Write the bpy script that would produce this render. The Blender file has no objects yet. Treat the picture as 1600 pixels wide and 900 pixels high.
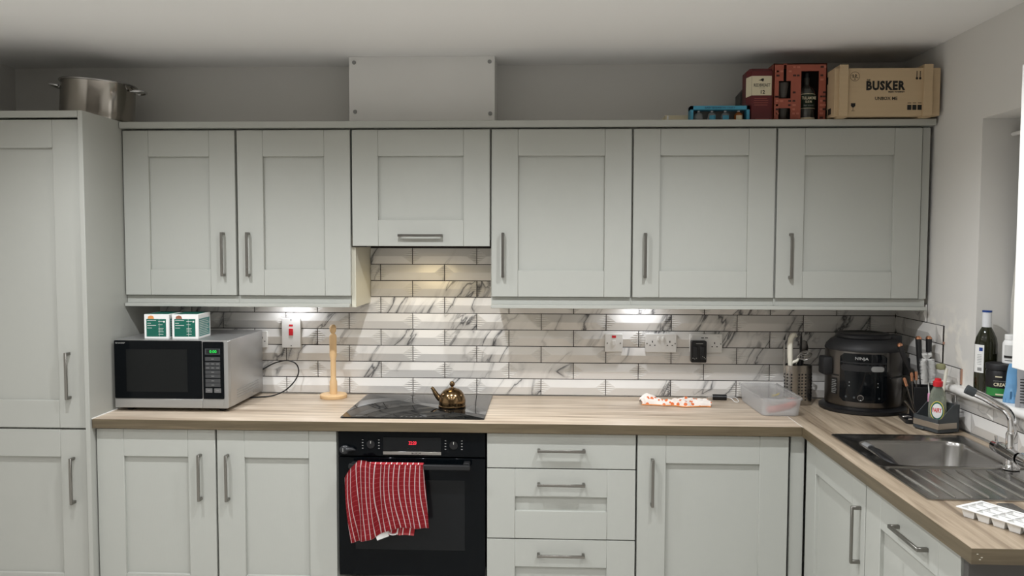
import bpy, bmesh, math, random
from mathutils import Vector, Matrix
random.seed(7)
S = bpy.context.scene
PI = math.pi
# ------------------------------------------------------------------ camera
def camera():
    cam = bpy.data.cameras.new('camera'); o = bpy.data.objects.new('camera', cam); S.collection.objects.link(o)
    yaw, pitch, roll, f = .0422, -.0543, .0023, 1277.93
    fw = Vector((-math.sin(yaw)*math.cos(pitch), math.cos(yaw)*math.cos(pitch), math.sin(pitch)))
    r = Vector((math.cos(yaw), math.sin(yaw), 0)); u = r.cross(fw)
    r2 = math.cos(roll)*r+math.sin(roll)*u; u2 = -math.sin(roll)*r+math.cos(roll)*u
    m = Matrix((r2, u2, -fw)).transposed().to_4x4(); m.translation = Vector((1.839, -3.8178, 1.6234))
    o.matrix_world = m
    cam.sensor_width = 36; cam.lens = f/1600*36; cam.clip_start = .05
    S.camera = o
camera()
# ------------------------------------------------------------------ world, exposure
w = bpy.data.worlds.new('world'); S.world = w; w.use_nodes = True
w.node_tree.nodes['Background'].inputs[0].default_value = (.5, .55, .6, 1)
w.node_tree.nodes['Background'].inputs[1].default_value = .02
S.view_settings.view_transform = 'Standard'; S.view_settings.look = 'None'
S.view_settings.gamma = 1; S.view_settings.use_curve_mapping = False
S.view_settings.exposure = 0.08
DOWNLIGHT_W = 26.0
DOWNLIGHT_COL = (.98, 1.0, 1.03)
DOWNLIGHTS = [(.30, -1.38), (1.36, -1.38), (2.43, -1.38), (.30, -2.5), (1.36, -2.5), (2.43, -2.5), (.30, -3.8), (1.36, -3.8), (2.43, -3.8)]
ROW_GAIN = {-1.38: 2.05, -2.5: 1.0, -3.8: 1.5}  # the two rear rows are unseen, added for ambient fill
HOOD_W = 3.0
UNDER_W = 1.9
CEIL = 2.445
# ------------------------------------------------------------------ materials
def nt(name):
    m = bpy.data.materials.new(name); m.use_nodes = True
    n = m.node_tree.nodes; l = m.node_tree.links
    return m, n, l, n['Principled BSDF']
def hexc(h):
    h = h.lstrip('#'); v = [int(h[i:i+2], 16)/255 for i in (0, 2, 4)]
    return tuple((c/12.92 if c <= .04045 else ((c+.055)/1.055)**2.4) for c in v)
def mat(name, col, rough=.5, metal=0, bump=0, bscale=200, stretch=(1, 1, 1), trans=0, ior=1.45, emit=None, estr=0, coat=0, var=0, vscale=8, spec=None, alpha=1):
    if isinstance(col, str): col = hexc(col)
    m, n, l, b = nt(name)
    b.inputs['Base Color'].default_value = (*col, 1); b.inputs['Roughness'].default_value = rough
    b.inputs['Metallic'].default_value = metal; b.inputs['Transmission Weight'].default_value = trans
    b.inputs['IOR'].default_value = ior; b.inputs['Coat Weight'].default_value = coat; b.inputs['Alpha'].default_value = alpha
    if spec is not None: b.inputs['Specular IOR Level'].default_value = spec
    if emit: b.inputs['Emission Color'].default_value = (*emit, 1); b.inputs['Emission Strength'].default_value = estr
    if bump or var:
        tc = n.new('ShaderNodeTexCoord'); mp = n.new('ShaderNodeMapping'); mp.inputs['Scale'].default_value = stretch
        l.new(tc.outputs['Object'], mp.inputs[0])
    if bump:
        no = n.new('ShaderNodeTexNoise'); no.inputs['Scale'].default_value = bscale; no.inputs['Detail'].default_value = 3
        bu = n.new('ShaderNodeBump'); bu.inputs['Strength'].default_value = bump; bu.inputs['Distance'].default_value = .002
        l.new(mp.outputs[0], no.inputs[0]); l.new(no.outputs[0], bu.inputs['Height']); l.new(bu.outputs[0], b.inputs['Normal'])
    if var:
        no = n.new('ShaderNodeTexNoise'); no.inputs['Scale'].default_value = vscale; no.inputs['Detail'].default_value = 4
        mx = n.new('ShaderNodeMix'); mx.data_type = 'RGBA'
        mx.inputs[6].default_value = (*[c*(1-var) for c in col], 1); mx.inputs[7].default_value = (*[min(1, c*(1+var)) for c in col], 1)
        l.new(mp.outputs[0], no.inputs[0]); l.new(no.outputs[0], mx.inputs[0]); l.new(mx.outputs[2], b.inputs['Base Color'])
    return m
M = {}
M['paint'] = mat('grey_door_paint', (.44, .447, .41), .42, bump=.12, bscale=60, stretch=(6, 6, .5))
M['carcass'] = mat('grey_carcass', (.42, .425, .39), .5)
M['tall'] = mat('tall_unit_paint', (.425, .428, .392), .36, bump=.06, bscale=60, stretch=(6, 6, .5))
M['wall'] = mat('wall_paint', (.72, .705, .67), .85, bump=.05, bscale=90, var=.03, vscale=3)
M['ceiling'] = mat('ceiling_paint', (.90, .89, .87), .9)
M['boxing'] = mat('boxing_paint', (.78, .77, .74), .35, var=.05, vscale=4)
M['floor'] = mat('pale_bounce_floor', (.60, .575, .535), .4, var=.2, vscale=5)  # unseen floor, made pale to bounce more light into the room
M['cream'] = mat('cream_melamine', (.62, .60, .50), .4)
M['handle'] = mat('satin_nickel', (.25, .24, .22), .33, metal=1)
M['steel'] = mat('brushed_steel', (.42, .41, .39), .27, metal=1, bump=.05, bscale=120, stretch=(1, 12, 1))
M['sinksteel'] = mat('sink_steel', (.36, .35, .335), .22, metal=1, bump=.05, bscale=100, stretch=(8, 1, 1))
M['darksteel'] = mat('black_stainless', (.17, .16, .15), .28, metal=1)
M['chrome'] = mat('chrome', (.75, .75, .76), .06, metal=1)
M['black'] = mat('black_plastic', (.008, .008, .009), .35)
M['matteblack'] = mat('matte_black_rubber', (.011, .011, .012), .55)
M['gloss'] = mat('black_glass', (.004, .005, .006), .05, spec=.3)
M['doorglass'] = mat('microwave_glass', (.003, .004, .005), .08, spec=.12)
M['ovenglass'] = mat('oven_glass', (.002, .003, .004), .08, spec=.14)
M['darkglass'] = mat('oven_window_glass', (.008, .009, .010), .12, spec=.2)
M['white'] = mat('white_plastic', (.78, .77, .74), .3)
M['whitebright'] = mat('white_gloss_laminate', (.86, .85, .82), .3)
M['red'] = mat('red_plastic', (.62, .02, .03), .3)
M['copper'] = mat('copper', (.72, .36, .22), .25, metal=1)
M['pine'] = mat('turned_pine', (.72, .49, .26), .45, var=.12, vscale=12)
M['bronze'] = mat('antique_bronze', (.22, .145, .075), .16, metal=1, var=.35, vscale=14)
M['kraft'] = mat('pale_plywood', (.56, .42, .26), .7, var=.07, vscale=5, bump=.1, bscale=40, stretch=(1, 1, 12))
M['ink'] = mat('black_ink', (.012, .011, .010), .7)
M['whiteink'] = mat('white_ink', (.75, .75, .7), .6)
M['greyink'] = mat('grey_ink', (.28, .28, .27), .5)
M['cream_label'] = mat('cream_label', (.70, .63, .45), .6)
M['maroon'] = mat('maroon_card', (.11, .012, .014), .4)
M['maroonink'] = mat('faded_red_ink', (.32, .08, .06), .6)
M['brick'] = mat('brick_red_card', (.36, .095, .06), .55, var=.12, vscale=30)
M['brick2'] = mat('pale_brick_card', (.50, .17, .11), .55)
M['darkbrick'] = mat('dark_brick_card', (.05, .018, .014), .6)
M['blue'] = mat('sky_blue_card', (.07, .34, .50), .5)
M['navy'] = mat('navy_ink', (.02, .06, .12), .5)
M['smoke'] = mat('dark_card', (.09, .085, .08), .6)
M['green'] = mat('deep_green_print', (.004, .115, .08), .4)
M['teal'] = mat('teal_print', (.06, .24, .22), .4)
M['whitecard'] = mat('white_card', (.85, .85, .83), .45)
M['orange'] = mat('orange_print', (.75, .30, .09), .5)
M['brownprint'] = mat('brown_print', (.30, .12, .07), .5)
M['grout'] = mat('dark_grout', (.022, .016, .012), .9)
M['greyplastic'] = mat('slate_grey_plastic', (.055, .063, .068), .45)
M['bottleglass'] = mat('green_bottle_glass', (.011, .012, .003), .06, coat=.3)
M['foil'] = mat('white_foil', (.75, .76, .78), .3)
M['blueplastic'] = mat('blue_cap', (.01, .05, .25), .3)
M['bluebag'] = mat('blue_film', (.16, .36, .60), .3, bump=.6, bscale=30, var=.3, vscale=25)
M['greybag'] = mat('grey_film', (.33, .33, .34), .35, bump=.5, bscale=30)
M['pinkplastic'] = mat('pink_plastic', (.70, .32, .50), .4)
M['bristle'] = mat('white_bristle', (.93, .93, .91), .5)
M['meat'] = mat('pink_sausage', (.52, .20, .17), .5, var=.3, vscale=30)
M['yellow'] = mat('yellow_plastic', (.80, .62, .10), .5)
M['clear'] = mat('clear_plastic', (.93, .94, .95), .12, trans=.9, ior=1.2, alpha=.62)
M['frost'] = mat('frosted_plastic', (.82, .82, .82), .3, trans=.4, ior=1.15, alpha=.36)
M['soap'] = mat('clear_green_soap', (.62, .68, .56), .12, trans=.75, ior=1.3, alpha=.8)
M['miniglass'] = mat('thin_clear_glass', (.8, .82, .82), .08, trans=.7, ior=1.3, alpha=.7)
M['tumbler'] = mat('smoked_glass', (.10, .09, .08), .08, trans=.3)
M['pane'] = mat('window_pane', (.85, .9, .9), .02, trans=1, ior=1.45)
M['curtain'] = mat('pale_grey_cloth', (.62, .60, .55), .85)
M['seal'] = mat('white_silicone', (.85, .83, .78), .35)
M['leather'] = mat('black_moulded_plastic', (.02, .021, .023), .35)
M['led_green'] = mat('green_display', (.0, .05, .01), .4, emit=(.02, 1, .12), estr=1.1)
M['led_red'] = mat('red_display', (.05, .0, .0), .4, emit=(1, .03, .06), estr=2.0)
M['lens'] = mat('lamp_lens', (.9, .9, .9), .4, emit=(1, .93, .82), estr=14)
M['coollens'] = mat('cool_lamp_lens', (.9, .9, .9), .4, emit=(.92, .95, 1), estr=8)
M['warmlens'] = mat('warm_lamp_lens', (.9, .9, .8), .4, emit=(1, .82, .5), estr=2.5)
M['edgewood'] = None

def wood(name, ax, c1, c2, c3, rough=.4):
    m, n, l, b = nt(name)
    tc = n.new('ShaderNodeTexCoord'); mp = n.new('ShaderNodeMapping')
    sc = [26, 26, 26]; sc[ax] = 1.6; mp.inputs['Scale'].default_value = sc
    l.new(tc.outputs['Object'], mp.inputs[0])
    a = n.new('ShaderNodeTexNoise'); a.inputs['Scale'].default_value = 1; a.inputs['Detail'].default_value = 6; a.inputs['Distortion'].default_value = .6
    f = n.new('ShaderNodeTexNoise'); f.inputs['Scale'].default_value = 4.5; f.inputs['Detail'].default_value = 4
    l.new(mp.outputs[0], a.inputs[0]); l.new(mp.outputs[0], f.inputs[0])
    r = n.new('ShaderNodeValToRGB'); r.color_ramp.elements[0].position = .3; r.color_ramp.elements[1].position = .68
    r.color_ramp.elements[0].color = (*c1, 1); r.color_ramp.elements[1].color = (*c3, 1)
    e = r.color_ramp.elements.new(.48); e.color = (*c2, 1)
    l.new(a.outputs[0], r.inputs[0])
    mx = n.new('ShaderNodeMix'); mx.data_type = 'RGBA'; mx.blend_type = 'MULTIPLY'; mx.inputs[0].default_value = .45
    r2 = n.new('ShaderNodeValToRGB'); r2.color_ramp.elements[0].position = .35; r2.color_ramp.elements[0].color = (.6, .57, .53, 1)
    r2.color_ramp.elements[1].position = .6
    l.new(f.outputs[0], r2.inputs[0]); l.new(r.outputs[0], mx.inputs[6]); l.new(r2.outputs[0], mx.inputs[7])
    l.new(mx.outputs[2], b.inputs['Base Color']); b.inputs['Roughness'].default_value = rough
    bu = n.new('ShaderNodeBump'); bu.inputs['Strength'].default_value = .12; bu.inputs['Distance'].default_value = .001
    l.new(f.outputs[0], bu.inputs['Height']); l.new(bu.outputs[0], b.inputs['Normal'])
    return m
c1, c2, c3 = (.36, .28, .205), (.585, .48, .37), (.76, .655, .53)
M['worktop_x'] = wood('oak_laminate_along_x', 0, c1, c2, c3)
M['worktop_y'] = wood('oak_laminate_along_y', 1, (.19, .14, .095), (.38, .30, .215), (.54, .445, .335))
ce = [(.09, .068, .038), (.12, .092, .053), (.155, .12, .072)]  # edging browns, darkened to carry the weaker light on the upright face
M['edge_x'] = wood('shaded_oak_edging_x', 0, *ce)
M['edge_y'] = wood('shaded_oak_edging_y', 1, *ce)

def marble():
    m, n, l, b = nt('marble_tile_glaze')
    geo = n.new('ShaderNodeNewGeometry'); oi = n.new('ShaderNodeObjectInfo')
    sc = n.new('ShaderNodeVectorMath'); sc.operation = 'SCALE'; sc.inputs['Scale'].default_value = 37
    cb = n.new('ShaderNodeCombineXYZ'); l.new(oi.outputs['Random'], cb.inputs[0]); l.new(oi.outputs['Random'], cb.inputs[1]); l.new(oi.outputs['Random'], cb.inputs[2])
    l.new(cb.outputs[0], sc.inputs[0])
    ad = n.new('ShaderNodeVectorMath'); l.new(geo.outputs['Position'], ad.inputs[0]); l.new(sc.outputs[0], ad.inputs[1])
    m0 = n.new('ShaderNodeMapping'); m0.inputs['Rotation'].default_value = (0, -.52, 0); l.new(ad.outputs[0], m0.inputs[0])
    mp = n.new('ShaderNodeMapping'); mp.inputs['Scale'].default_value = (8.5, 8.5, 1.5)
    l.new(m0.outputs[0], mp.inputs[0])
    def ridge(scale, width, dist):
        a = n.new('ShaderNodeTexNoise'); a.inputs['Scale'].default_value = scale; a.inputs['Detail'].default_value = 5; a.inputs['Distortion'].default_value = dist
        l.new(mp.outputs[0], a.inputs[0])
        s = n.new('ShaderNodeMath'); s.operation = 'SUBTRACT'; s.inputs[1].default_value = .5; l.new(a.outputs[0], s.inputs[0])
        ab = n.new('ShaderNodeMath'); ab.operation = 'ABSOLUTE'; l.new(s.outputs[0], ab.inputs[0])
        mr = n.new('ShaderNodeMapRange'); mr.inputs['From Min'].default_value = 0; mr.inputs['From Max'].default_value = width
        mr.inputs['To Min'].default_value = 1; mr.inputs['To Max'].default_value = 0; l.new(ab.outputs[0], mr.inputs[0])
        return mr
    v1 = ridge(.75, .020, .9); v2 = ridge(.75, .075, .9)
    # a mask that leaves most of the tile plain
    mk = n.new('ShaderNodeTexNoise'); mk.inputs['Scale'].default_value = .62; mk.inputs['Detail'].default_value = 1; l.new(mp.outputs[0], mk.inputs[0])
    mr = n.new('ShaderNodeMapRange'); mr.inputs['From Min'].default_value = .47; mr.inputs['From Max'].default_value = .60; l.new(mk.outputs[0], mr.inputs[0])
    a1 = n.new('ShaderNodeMath'); a1.operation = 'MULTIPLY'; l.new(v1.outputs[0], a1.inputs[0]); a1.inputs[1].default_value = .62
    a2 = n.new('ShaderNodeMath'); a2.operation = 'MULTIPLY_ADD'; l.new(v2.outputs[0], a2.inputs[0]); a2.inputs[1].default_value = .36; l.new(a1.outputs[0], a2.inputs[2])
    a3 = n.new('ShaderNodeMath'); a3.operation = 'MULTIPLY'; l.new(a2.outputs[0], a3.inputs[0]); l.new(mr.outputs[0], a3.inputs[1])
    mx = n.new('ShaderNodeMix'); mx.data_type = 'RGBA'; mx.inputs[6].default_value = (.75, .73, .695, 1); mx.inputs[7].default_value = (.085, .085, .09, 1)
    l.new(a3.outputs[0], mx.inputs[0]); l.new(mx.outputs[2], b.inputs['Base Color'])
    b.inputs['Roughness'].default_value = .2
    return m
M['marble'] = marble()

def cloth_check():
    m, n, l, b = nt('red_check_cloth')
    uv = n.new('ShaderNodeTexCoord'); sp = n.new('ShaderNodeSeparateXYZ'); l.new(uv.outputs['UV'], sp.inputs[0])
    def lines(out, rep, wd):
        a = n.new('ShaderNodeMath'); a.operation = 'MULTIPLY'; a.inputs[1].default_value = rep; l.new(out, a.inputs[0])
        f = n.new('ShaderNodeMath'); f.operation = 'FRACT'; l.new(a.outputs[0], f.inputs[0])
        g = n.new('ShaderNodeMath'); g.operation = 'LESS_THAN'; g.inputs[1].default_value = wd; l.new(f.outputs[0], g.inputs[0])
        return g
    vx = lines(sp.outputs[0], 17, .16); vy = lines(sp.outputs[1], 15, .13)
    m1 = n.new('ShaderNodeMix'); m1.data_type = 'RGBA'; m1.inputs[6].default_value = (.37, .014, .022, 1); m1.inputs[7].default_value = (.52, .08, .09, 1); l.new(vy.outputs[0], m1.inputs[0])
    m2 = n.new('ShaderNodeMix'); m2.data_type = 'RGBA'; m2.inputs[7].default_value = (.85, .70, .70, 1); l.new(vx.outputs[0], m2.inputs[0]); l.new(m1.outputs[2], m2.inputs[6])
    l.new(m2.outputs[2], b.inputs['Base Color']); b.inputs['Roughness'].default_value = .9
    no = n.new('ShaderNodeTexNoise'); no.inputs['Scale'].default_value = 220; l.new(uv.outputs['Object'], no.inputs[0])
    bu = n.new('ShaderNodeBump'); bu.inputs['Strength'].default_value = .5; bu.inputs['Distance'].default_value = .002; l.new(no.outputs[0], bu.inputs['Height']); l.new(bu.outputs[0], b.inputs['Normal'])
    return m
M['check'] = cloth_check()
def cloth_dots():
    m, n, l, b = nt('orange_spotted_cloth')
    uv = n.new('ShaderNodeTexCoord'); vo = n.new('ShaderNodeTexVoronoi'); vo.inputs['Scale'].default_value = 42; l.new(uv.outputs['Object'], vo.inputs[0])
    lt = n.new('ShaderNodeMath'); lt.operation = 'LESS_THAN'; lt.inputs[1].default_value = .33; l.new(vo.outputs['Distance'], lt.inputs[0])
    mx = n.new('ShaderNodeMix'); mx.data_type = 'RGBA'; mx.inputs[6].default_value = (.82, .76, .70, 1); mx.inputs[7].default_value = (.72, .17, .05, 1); l.new(lt.outputs[0], mx.inputs[0])
    l.new(mx.outputs[2], b.inputs['Base Color']); b.inputs['Roughness'].default_value = .9
    return m
M['dots'] = cloth_dots()
def wall_right_mat():
    # wall paint with pale filler patches and torn plaster around the edge of the tiling
    m, n, l, b = nt('patched_wall_paint')
    geo = n.new('ShaderNodeNewGeometry'); sp = n.new('ShaderNodeSeparateXYZ'); l.new(geo.outputs['Position'], sp.inputs[0])
    no = n.new('ShaderNodeTexNoise'); no.inputs['Scale'].default_value = 11; no.inputs['Detail'].default_value = 6; l.new(geo.outputs['Position'], no.inputs[0])
    def mr(out, a, b_):
        q = n.new('ShaderNodeMapRange'); q.inputs['From Min'].default_value = a; q.inputs['From Max'].default_value = b_; l.new(out, q.inputs[0]); return q.outputs[0]
    def mul(a, b_):
        q = n.new('ShaderNodeMath'); q.operation = 'MULTIPLY'; l.new(a, q.inputs[0]); l.new(b_, q.inputs[1]); return q.outputs[0]
    zm = mr(sp.outputs[2], 1.40, 1.30); ym = mr(sp.outputs[1], -.66, -.60)
    k = mul(mul(zm, ym), mr(no.outputs[0], .46, .56))
    mx = n.new('ShaderNodeMix'); mx.data_type = 'RGBA'; mx.inputs[6].default_value = (.72, .705, .67, 1); mx.inputs[7].default_value = (.84, .81, .74, 1)
    l.new(k, mx.inputs[0]); l.new(mx.outputs[2], b.inputs['Base Color']); b.inputs['Roughness'].default_value = .85
    bu = n.new('ShaderNodeBump'); bu.inputs['Strength'].default_value = .4; bu.inputs['Distance'].default_value = .003; l.new(k, bu.inputs['Height']); l.new(bu.outputs[0], b.inputs['Normal'])
    return m
M['wall_patched'] = wall_right_mat()
# ------------------------------------------------------------------ helpers
MW = {}
def BM(): return bmesh.new()
def thing(name, label, cat, loc=(0, 0, 0), rz=0, group=None):
    o = bpy.data.objects.new(name, None); S.collection.objects.link(o); o.empty_display_size = .05
    o.location = loc; o.rotation_euler = (0, 0, rz)
    tag(o, label, cat, group); MW[o.name] = Matrix.Translation(loc) @ Matrix.Rotation(rz, 4, 'Z'); return o
def tag(o, label, cat, group=None):
    o['label'] = label; o['category'] = cat
    if group: o['group'] = group
    return o
def P(name, bm, m, parent=None, label=None, local=False, kind=None, ang=38, smooth=True):
    """link the bmesh as one object; coordinates are world unless local (then the parent's frame)"""
    if parent is not None and not local: bm.transform(MW[parent.name].inverted())
    bm.normal_update()
    for f in bm.faces: f.smooth = smooth
    if smooth:
        for e in bm.edges:
            if len(e.link_faces) == 2 and e.calc_face_angle(0) > math.radians(ang): e.smooth = False
    me = bpy.data.meshes.new(name); bm.to_mesh(me); bm.free()
    if isinstance(m, str): m = M[m]
    me.materials.append(m)
    o = bpy.data.objects.new(name, me); S.collection.objects.link(o)
    MW[o.name] = Matrix.Identity(4)
    if parent is not None: o.parent = parent; MW[o.name] = MW[parent.name]
    if label: o['label'] = label
    if kind: o['kind'] = kind
    return o
def solo(name, bm, m, label, cat, origin, group=None, **k):
    """a thing that is one mesh, with its origin at its base"""
    bm.transform(Matrix.Translation(-Vector(origin)))
    o = P(name, bm, m, **k); o.location = origin; MW[o.name] = Matrix.Translation(origin)
    return tag(o, label, cat, group)
def struct(name, bm, m, **k):
    o = P(name, bm, m, **k); o['kind'] = 'structure'; return o
def box(bm, x0, x1, y0, y1, z0, z1, bev=0, seg=1, mtx=None):
    x0, x1 = min(x0, x1), max(x0, x1); y0, y1 = min(y0, y1), max(y0, y1); z0, z1 = min(z0, z1), max(z0, z1)
    vs = [bm.verts.new(c) for c in ((x0, y0, z0), (x1, y0, z0), (x1, y1, z0), (x0, y1, z0), (x0, y0, z1), (x1, y0, z1), (x1, y1, z1), (x0, y1, z1))]
    fs = [bm.faces.new([vs[i] for i in q]) for q in ((0, 3, 2, 1), (4, 5, 6, 7), (0, 1, 5, 4), (1, 2, 6, 5), (2, 3, 7, 6), (3, 0, 4, 7))]
    if bev:
        es = list({e for f in fs for e in f.edges})
        r = bmesh.ops.bevel(bm, geom=es, offset=bev, segments=seg, affect='EDGES', profile=.5)
        vs = list({v for f in r['faces'] for v in f.verts} | {v for v in vs if v.is_valid})
    if mtx is not None: bmesh.ops.transform(bm, matrix=mtx, verts=[v for v in vs if v.is_valid])
def frame_of(d):
    d = Vector(d).normalized(); a = Vector((0, 0, 1)) if abs(d.z) < .9 else Vector((1, 0, 0))
    x = a.cross(d).normalized(); return x, d.cross(x)
def ring_faces(bm, rings, close=True, cap0=True, cap1=True):
    n = len(rings[0])
    for a, b in zip(rings, rings[1:]):
        for i in range(n if close else n-1):
            j = (i+1) % n
            bm.faces.new((a[i], a[j], b[j], b[i]))
    if cap0: bm.faces.new(list(reversed(rings[0])))
    if cap1: bm.faces.new(rings[-1])
def loft(bm, rings, cap0=True, cap1=True):
    ring_faces(bm, [[bm.verts.new(p) for p in r] for r in rings], True, cap0, cap1)
def tube(bm, pts, r, n=10, cap=True, flat=None):
    pts = [Vector(p) for p in pts]; rings = []; rs = r if isinstance(r, (list, tuple)) else [r]*len(pts)
    px = None
    for i, p in enumerate(pts):
        d = (pts[min(i+1, len(pts)-1)]-pts[max(i-1, 0)]).normalized()
        if px is None: px, _ = frame_of(d)
        px = (px-d*px.dot(d)).normalized(); py = d.cross(px)
        rings.append([p+(px*math.cos(t)+py*math.sin(t)*(flat or 1))*rs[i] for t in [2*PI*k/n for k in range(n)]])
    loft(bm, rings, cap, cap)
def curve(pts, n=8):
    """catmull-rom through the points"""
    P_ = [Vector(p) for p in pts]; out = []
    P_ = [P_[0]*2-P_[1]]+P_+[P_[-1]*2-P_[-2]]
    for i in range(1, len(P_)-2):
        a, b, c, d = P_[i-1:i+3]
        for k in range(n):
            t = k/n; out.append(.5*((2*b)+(c-a)*t+(2*a-5*b+4*c-d)*t*t+(3*b-a-3*c+d)*t**3))
    out.append(P_[-2]); return out
def cyl(bm, p0, p1, r0, r1=None, n=24): tube(bm, [p0, p1], [r0, r0 if r1 is None else r1], n)
def lathe(bm, prof, c=(0, 0, 0), n=32, cap=True, sx=1, sy=1, rot=0):
    cx, cy, cz = c; rings = []
    for r, z in prof:
        rings.append([(cx+r*sx*math.cos(t+rot), cy+r*sy*math.sin(t+rot), cz+z) for t in [2*PI*k/n for k in range(n)]])
    loft(bm, rings, cap, cap)
def rrect(x0, x1, y0, y1, r, z, k=6):
    out = []
    for cx, cy, a0 in ((x1-r, y1-r, 0), (x0+r, y1-r, PI/2), (x0+r, y0+r, PI), (x1-r, y0+r, 1.5*PI)):
        for i in range(k+1): a = a0+PI/2*i/k; out.append((cx+r*math.cos(a), cy+r*math.sin(a), z))
    return out
def slab(bm, x0, x1, y0, y1, z0, z1, r, k=6, e=.001):
    loft(bm, [rrect(x0+e, x1-e, y0+e, y1-e, r, z0, k), rrect(x0, x1, y0, y1, r, z0+e, k), rrect(x0, x1, y0, y1, r, z1-e, k), rrect(x0+e, x1-e, y0+e, y1-e, r, z1, k)])
def plate(bm, x0, x1, z0, z1, y0, y1, r, k=5, e=.001):
    """rounded plate facing -y, front at y0, back at y1"""
    def rr(a, y): return [(p[0], y, p[1]) for p in reversed(rrect(x0+a, x1-a, z0+a, z1-a, max(r-a, .0005), 0, k))]
    loft(bm, [rr(0, y1), rr(0, y0+e), rr(e, y0)][::-1])
def text(name, s, m, parent, o, right, up, width=None, height=None, align='l', bold=0, ext=.0003, label=None, local=False, cond=1):
    cu = bpy.data.curves.new(name, 'FONT'); cu.body = s; cu.size = 1; cu.extrude = 0; cu.offset = bold; cu.resolution_u = 2; cu.space_character = 1.12 if bold > .04 else 1
    t = bpy.data.objects.new('t', cu); S.collection.objects.link(t)
    dg = bpy.context.evaluated_depsgraph_get(); me = bpy.data.meshes.new_from_object(t.evaluated_get(dg))
    bpy.data.objects.remove(t)
    bm = BM(); bm.from_mesh(me); bpy.data.meshes.remove(me); bpy.data.curves.remove(cu)
    xs = [v.co.x for v in bm.verts]; ys = [v.co.y for v in bm.verts]
    w0, h0 = max(xs)-min(xs), max(ys)-min(ys)
    if height is None: kx = ky = width/w0
    elif width is None: ky = height/h0; kx = ky*cond
    else: kx, ky = width/w0, height/h0
    right = Vector(right).normalized(); up = Vector(up).normalized(); nr = right.cross(up); o = Vector(o)
    ox = {'l': min(xs), 'c': (min(xs)+max(xs))/2, 'r': max(xs)}[align]; oy = min(ys)
    r = bmesh.ops.extrude_face_region(bm, geom=bm.faces[:])
    top = {v for v in r['geom'] if isinstance(v, bmesh.types.BMVert)}
    for v in bm.verts:
        v.co = o+right*((v.co.x-ox)*kx)+up*((v.co.y-oy)*ky)+nr*(ext if v in top else 0)
    return P(name, bm, m, parent, label=label, local=local, smooth=False)
def flat(bm, pts, n, d=.0004):
    """thin prism from a flat polygon, pushed out along n"""
    n = Vector(n).normalized()*d
    loft(bm, [[Vector(p) for p in pts], [Vector(p)+n for p in pts]])
def disc(bm, c, r, nrm, d=.0005, n=16):
    nrm = Vector(nrm).normalized(); c = Vector(c); cyl(bm, c, c+nrm*d, r, r, n)
def dup(o, parent=None):
    c = o.copy(); S.collection.objects.link(c); c.parent = parent; MW[c.name] = MW[o.name]
    for ch in [x for x in o.children]: dup(ch, c)
    return c
FR = ((1, 0, 0), (0, 0, 1))      # right, up for lettering that faces the room from the back wall
# ------------------------------------------------------------------ the room
XR, YB, XL = 3.45, -6.2, -.68
bm = BM(); box(bm, XL-.1, XR+.3, YB-.1, .1, -.1, 0); struct('floor', bm, 'floor')
bm = BM(); box(bm, XL-.1, XR+.3, YB-.1, .1, CEIL, CEIL+.1); struct('ceiling', bm, 'ceiling')
bm = BM(); box(bm, XL-.1, XR+.3, 0, .1, 0, CEIL); wall_back = struct('wall_back', bm, 'wall')
bm = BM(); box(bm, XL-.1, XL, YB, 0, 0, CEIL); struct('wall_left', bm, 'wall')
bm = BM(); box(bm, XL-.1, XR+.3, YB-.1, YB, 0, CEIL); struct('wall_front', bm, mat('far_wall_unlit_tone', (.42, .40, .37), .9))  # darker colour stands in for the unlit room behind the camera
WY0, WY1, WZ0, WZ1 = -1.50, -.69, 1.05, 2.09       # the window opening
bm = BM(); XO = XR+.28
box(bm, XR, XO, WY1, 0, 0, CEIL); box(bm, XR, XO, YB, WY0, 0, CEIL); box(bm, XR, XO, WY0, WY1, 0, WZ0); box(bm, XR, XO, WY0, WY1, WZ1, CEIL)
wall_right = struct('wall_right', bm, 'wall_patched')
# window in the reveal
bm = BM(); x0, x1 = XO-.07, XO-.01
box(bm, x0, x1, WY0, WY0+.05, WZ0, WZ1); box(bm, x0, x1, WY1-.05, WY1, WZ0, WZ1); box(bm, x0, x1, WY0, WY1, WZ0, WZ0+.06); box(bm, x0, x1, WY0, WY1, WZ1-.05, WZ1)
window = struct('window_1', bm, 'white')
bm = BM(); box(bm, x0+.02, x0+.026, WY0+.05, WY1-.05, WZ0+.06, WZ1-.05); P('pane', bm, 'pane', window)
# sill board with a rounded nose and horns
bm = BM(); ZS = 1.078; sec = []
for i in range(9): a = -PI/2-PI*i/8; sec.append((3.42+.016*math.cos(a), ZS-.016+.016*math.sin(a)))
ring = lambda y, xb: [(x, y, z) for x, z in sec]+[(xb, y, ZS), (xb, y, ZS-.032)]
loft(bm, [ring(-.475, 3.449), ring(-.69, 3.449)]); loft(bm, [ring(-.691, XO-.07), ring(-1.50, XO-.07)]); loft(bm, [ring(-1.501, 3.449), ring(-1.62, 3.449)])
sill = struct('trim_1', bm, 'whitebright'); sill['label'] = 'white window sill board with a rounded nose'
# boxed-in extractor duct above the cabinets
bm = BM(); box(bm, .962, 1.608, -.19, 0, 2.1415, CEIL, .001)
duct = struct('trim_2', bm, 'boxing'); duct['label'] = 'grey painted duct boxing above the hood cabinet'
for x, z in ((.985, 2.42), (.988, 2.205), (1.585, 2.42), (1.588, 2.195)):
    bm = BM(); cyl(bm, (x, -.19, z), (x, -.194, z), .009, .008, 14); P('screw_cap', bm, 'greyink', duct)
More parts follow.
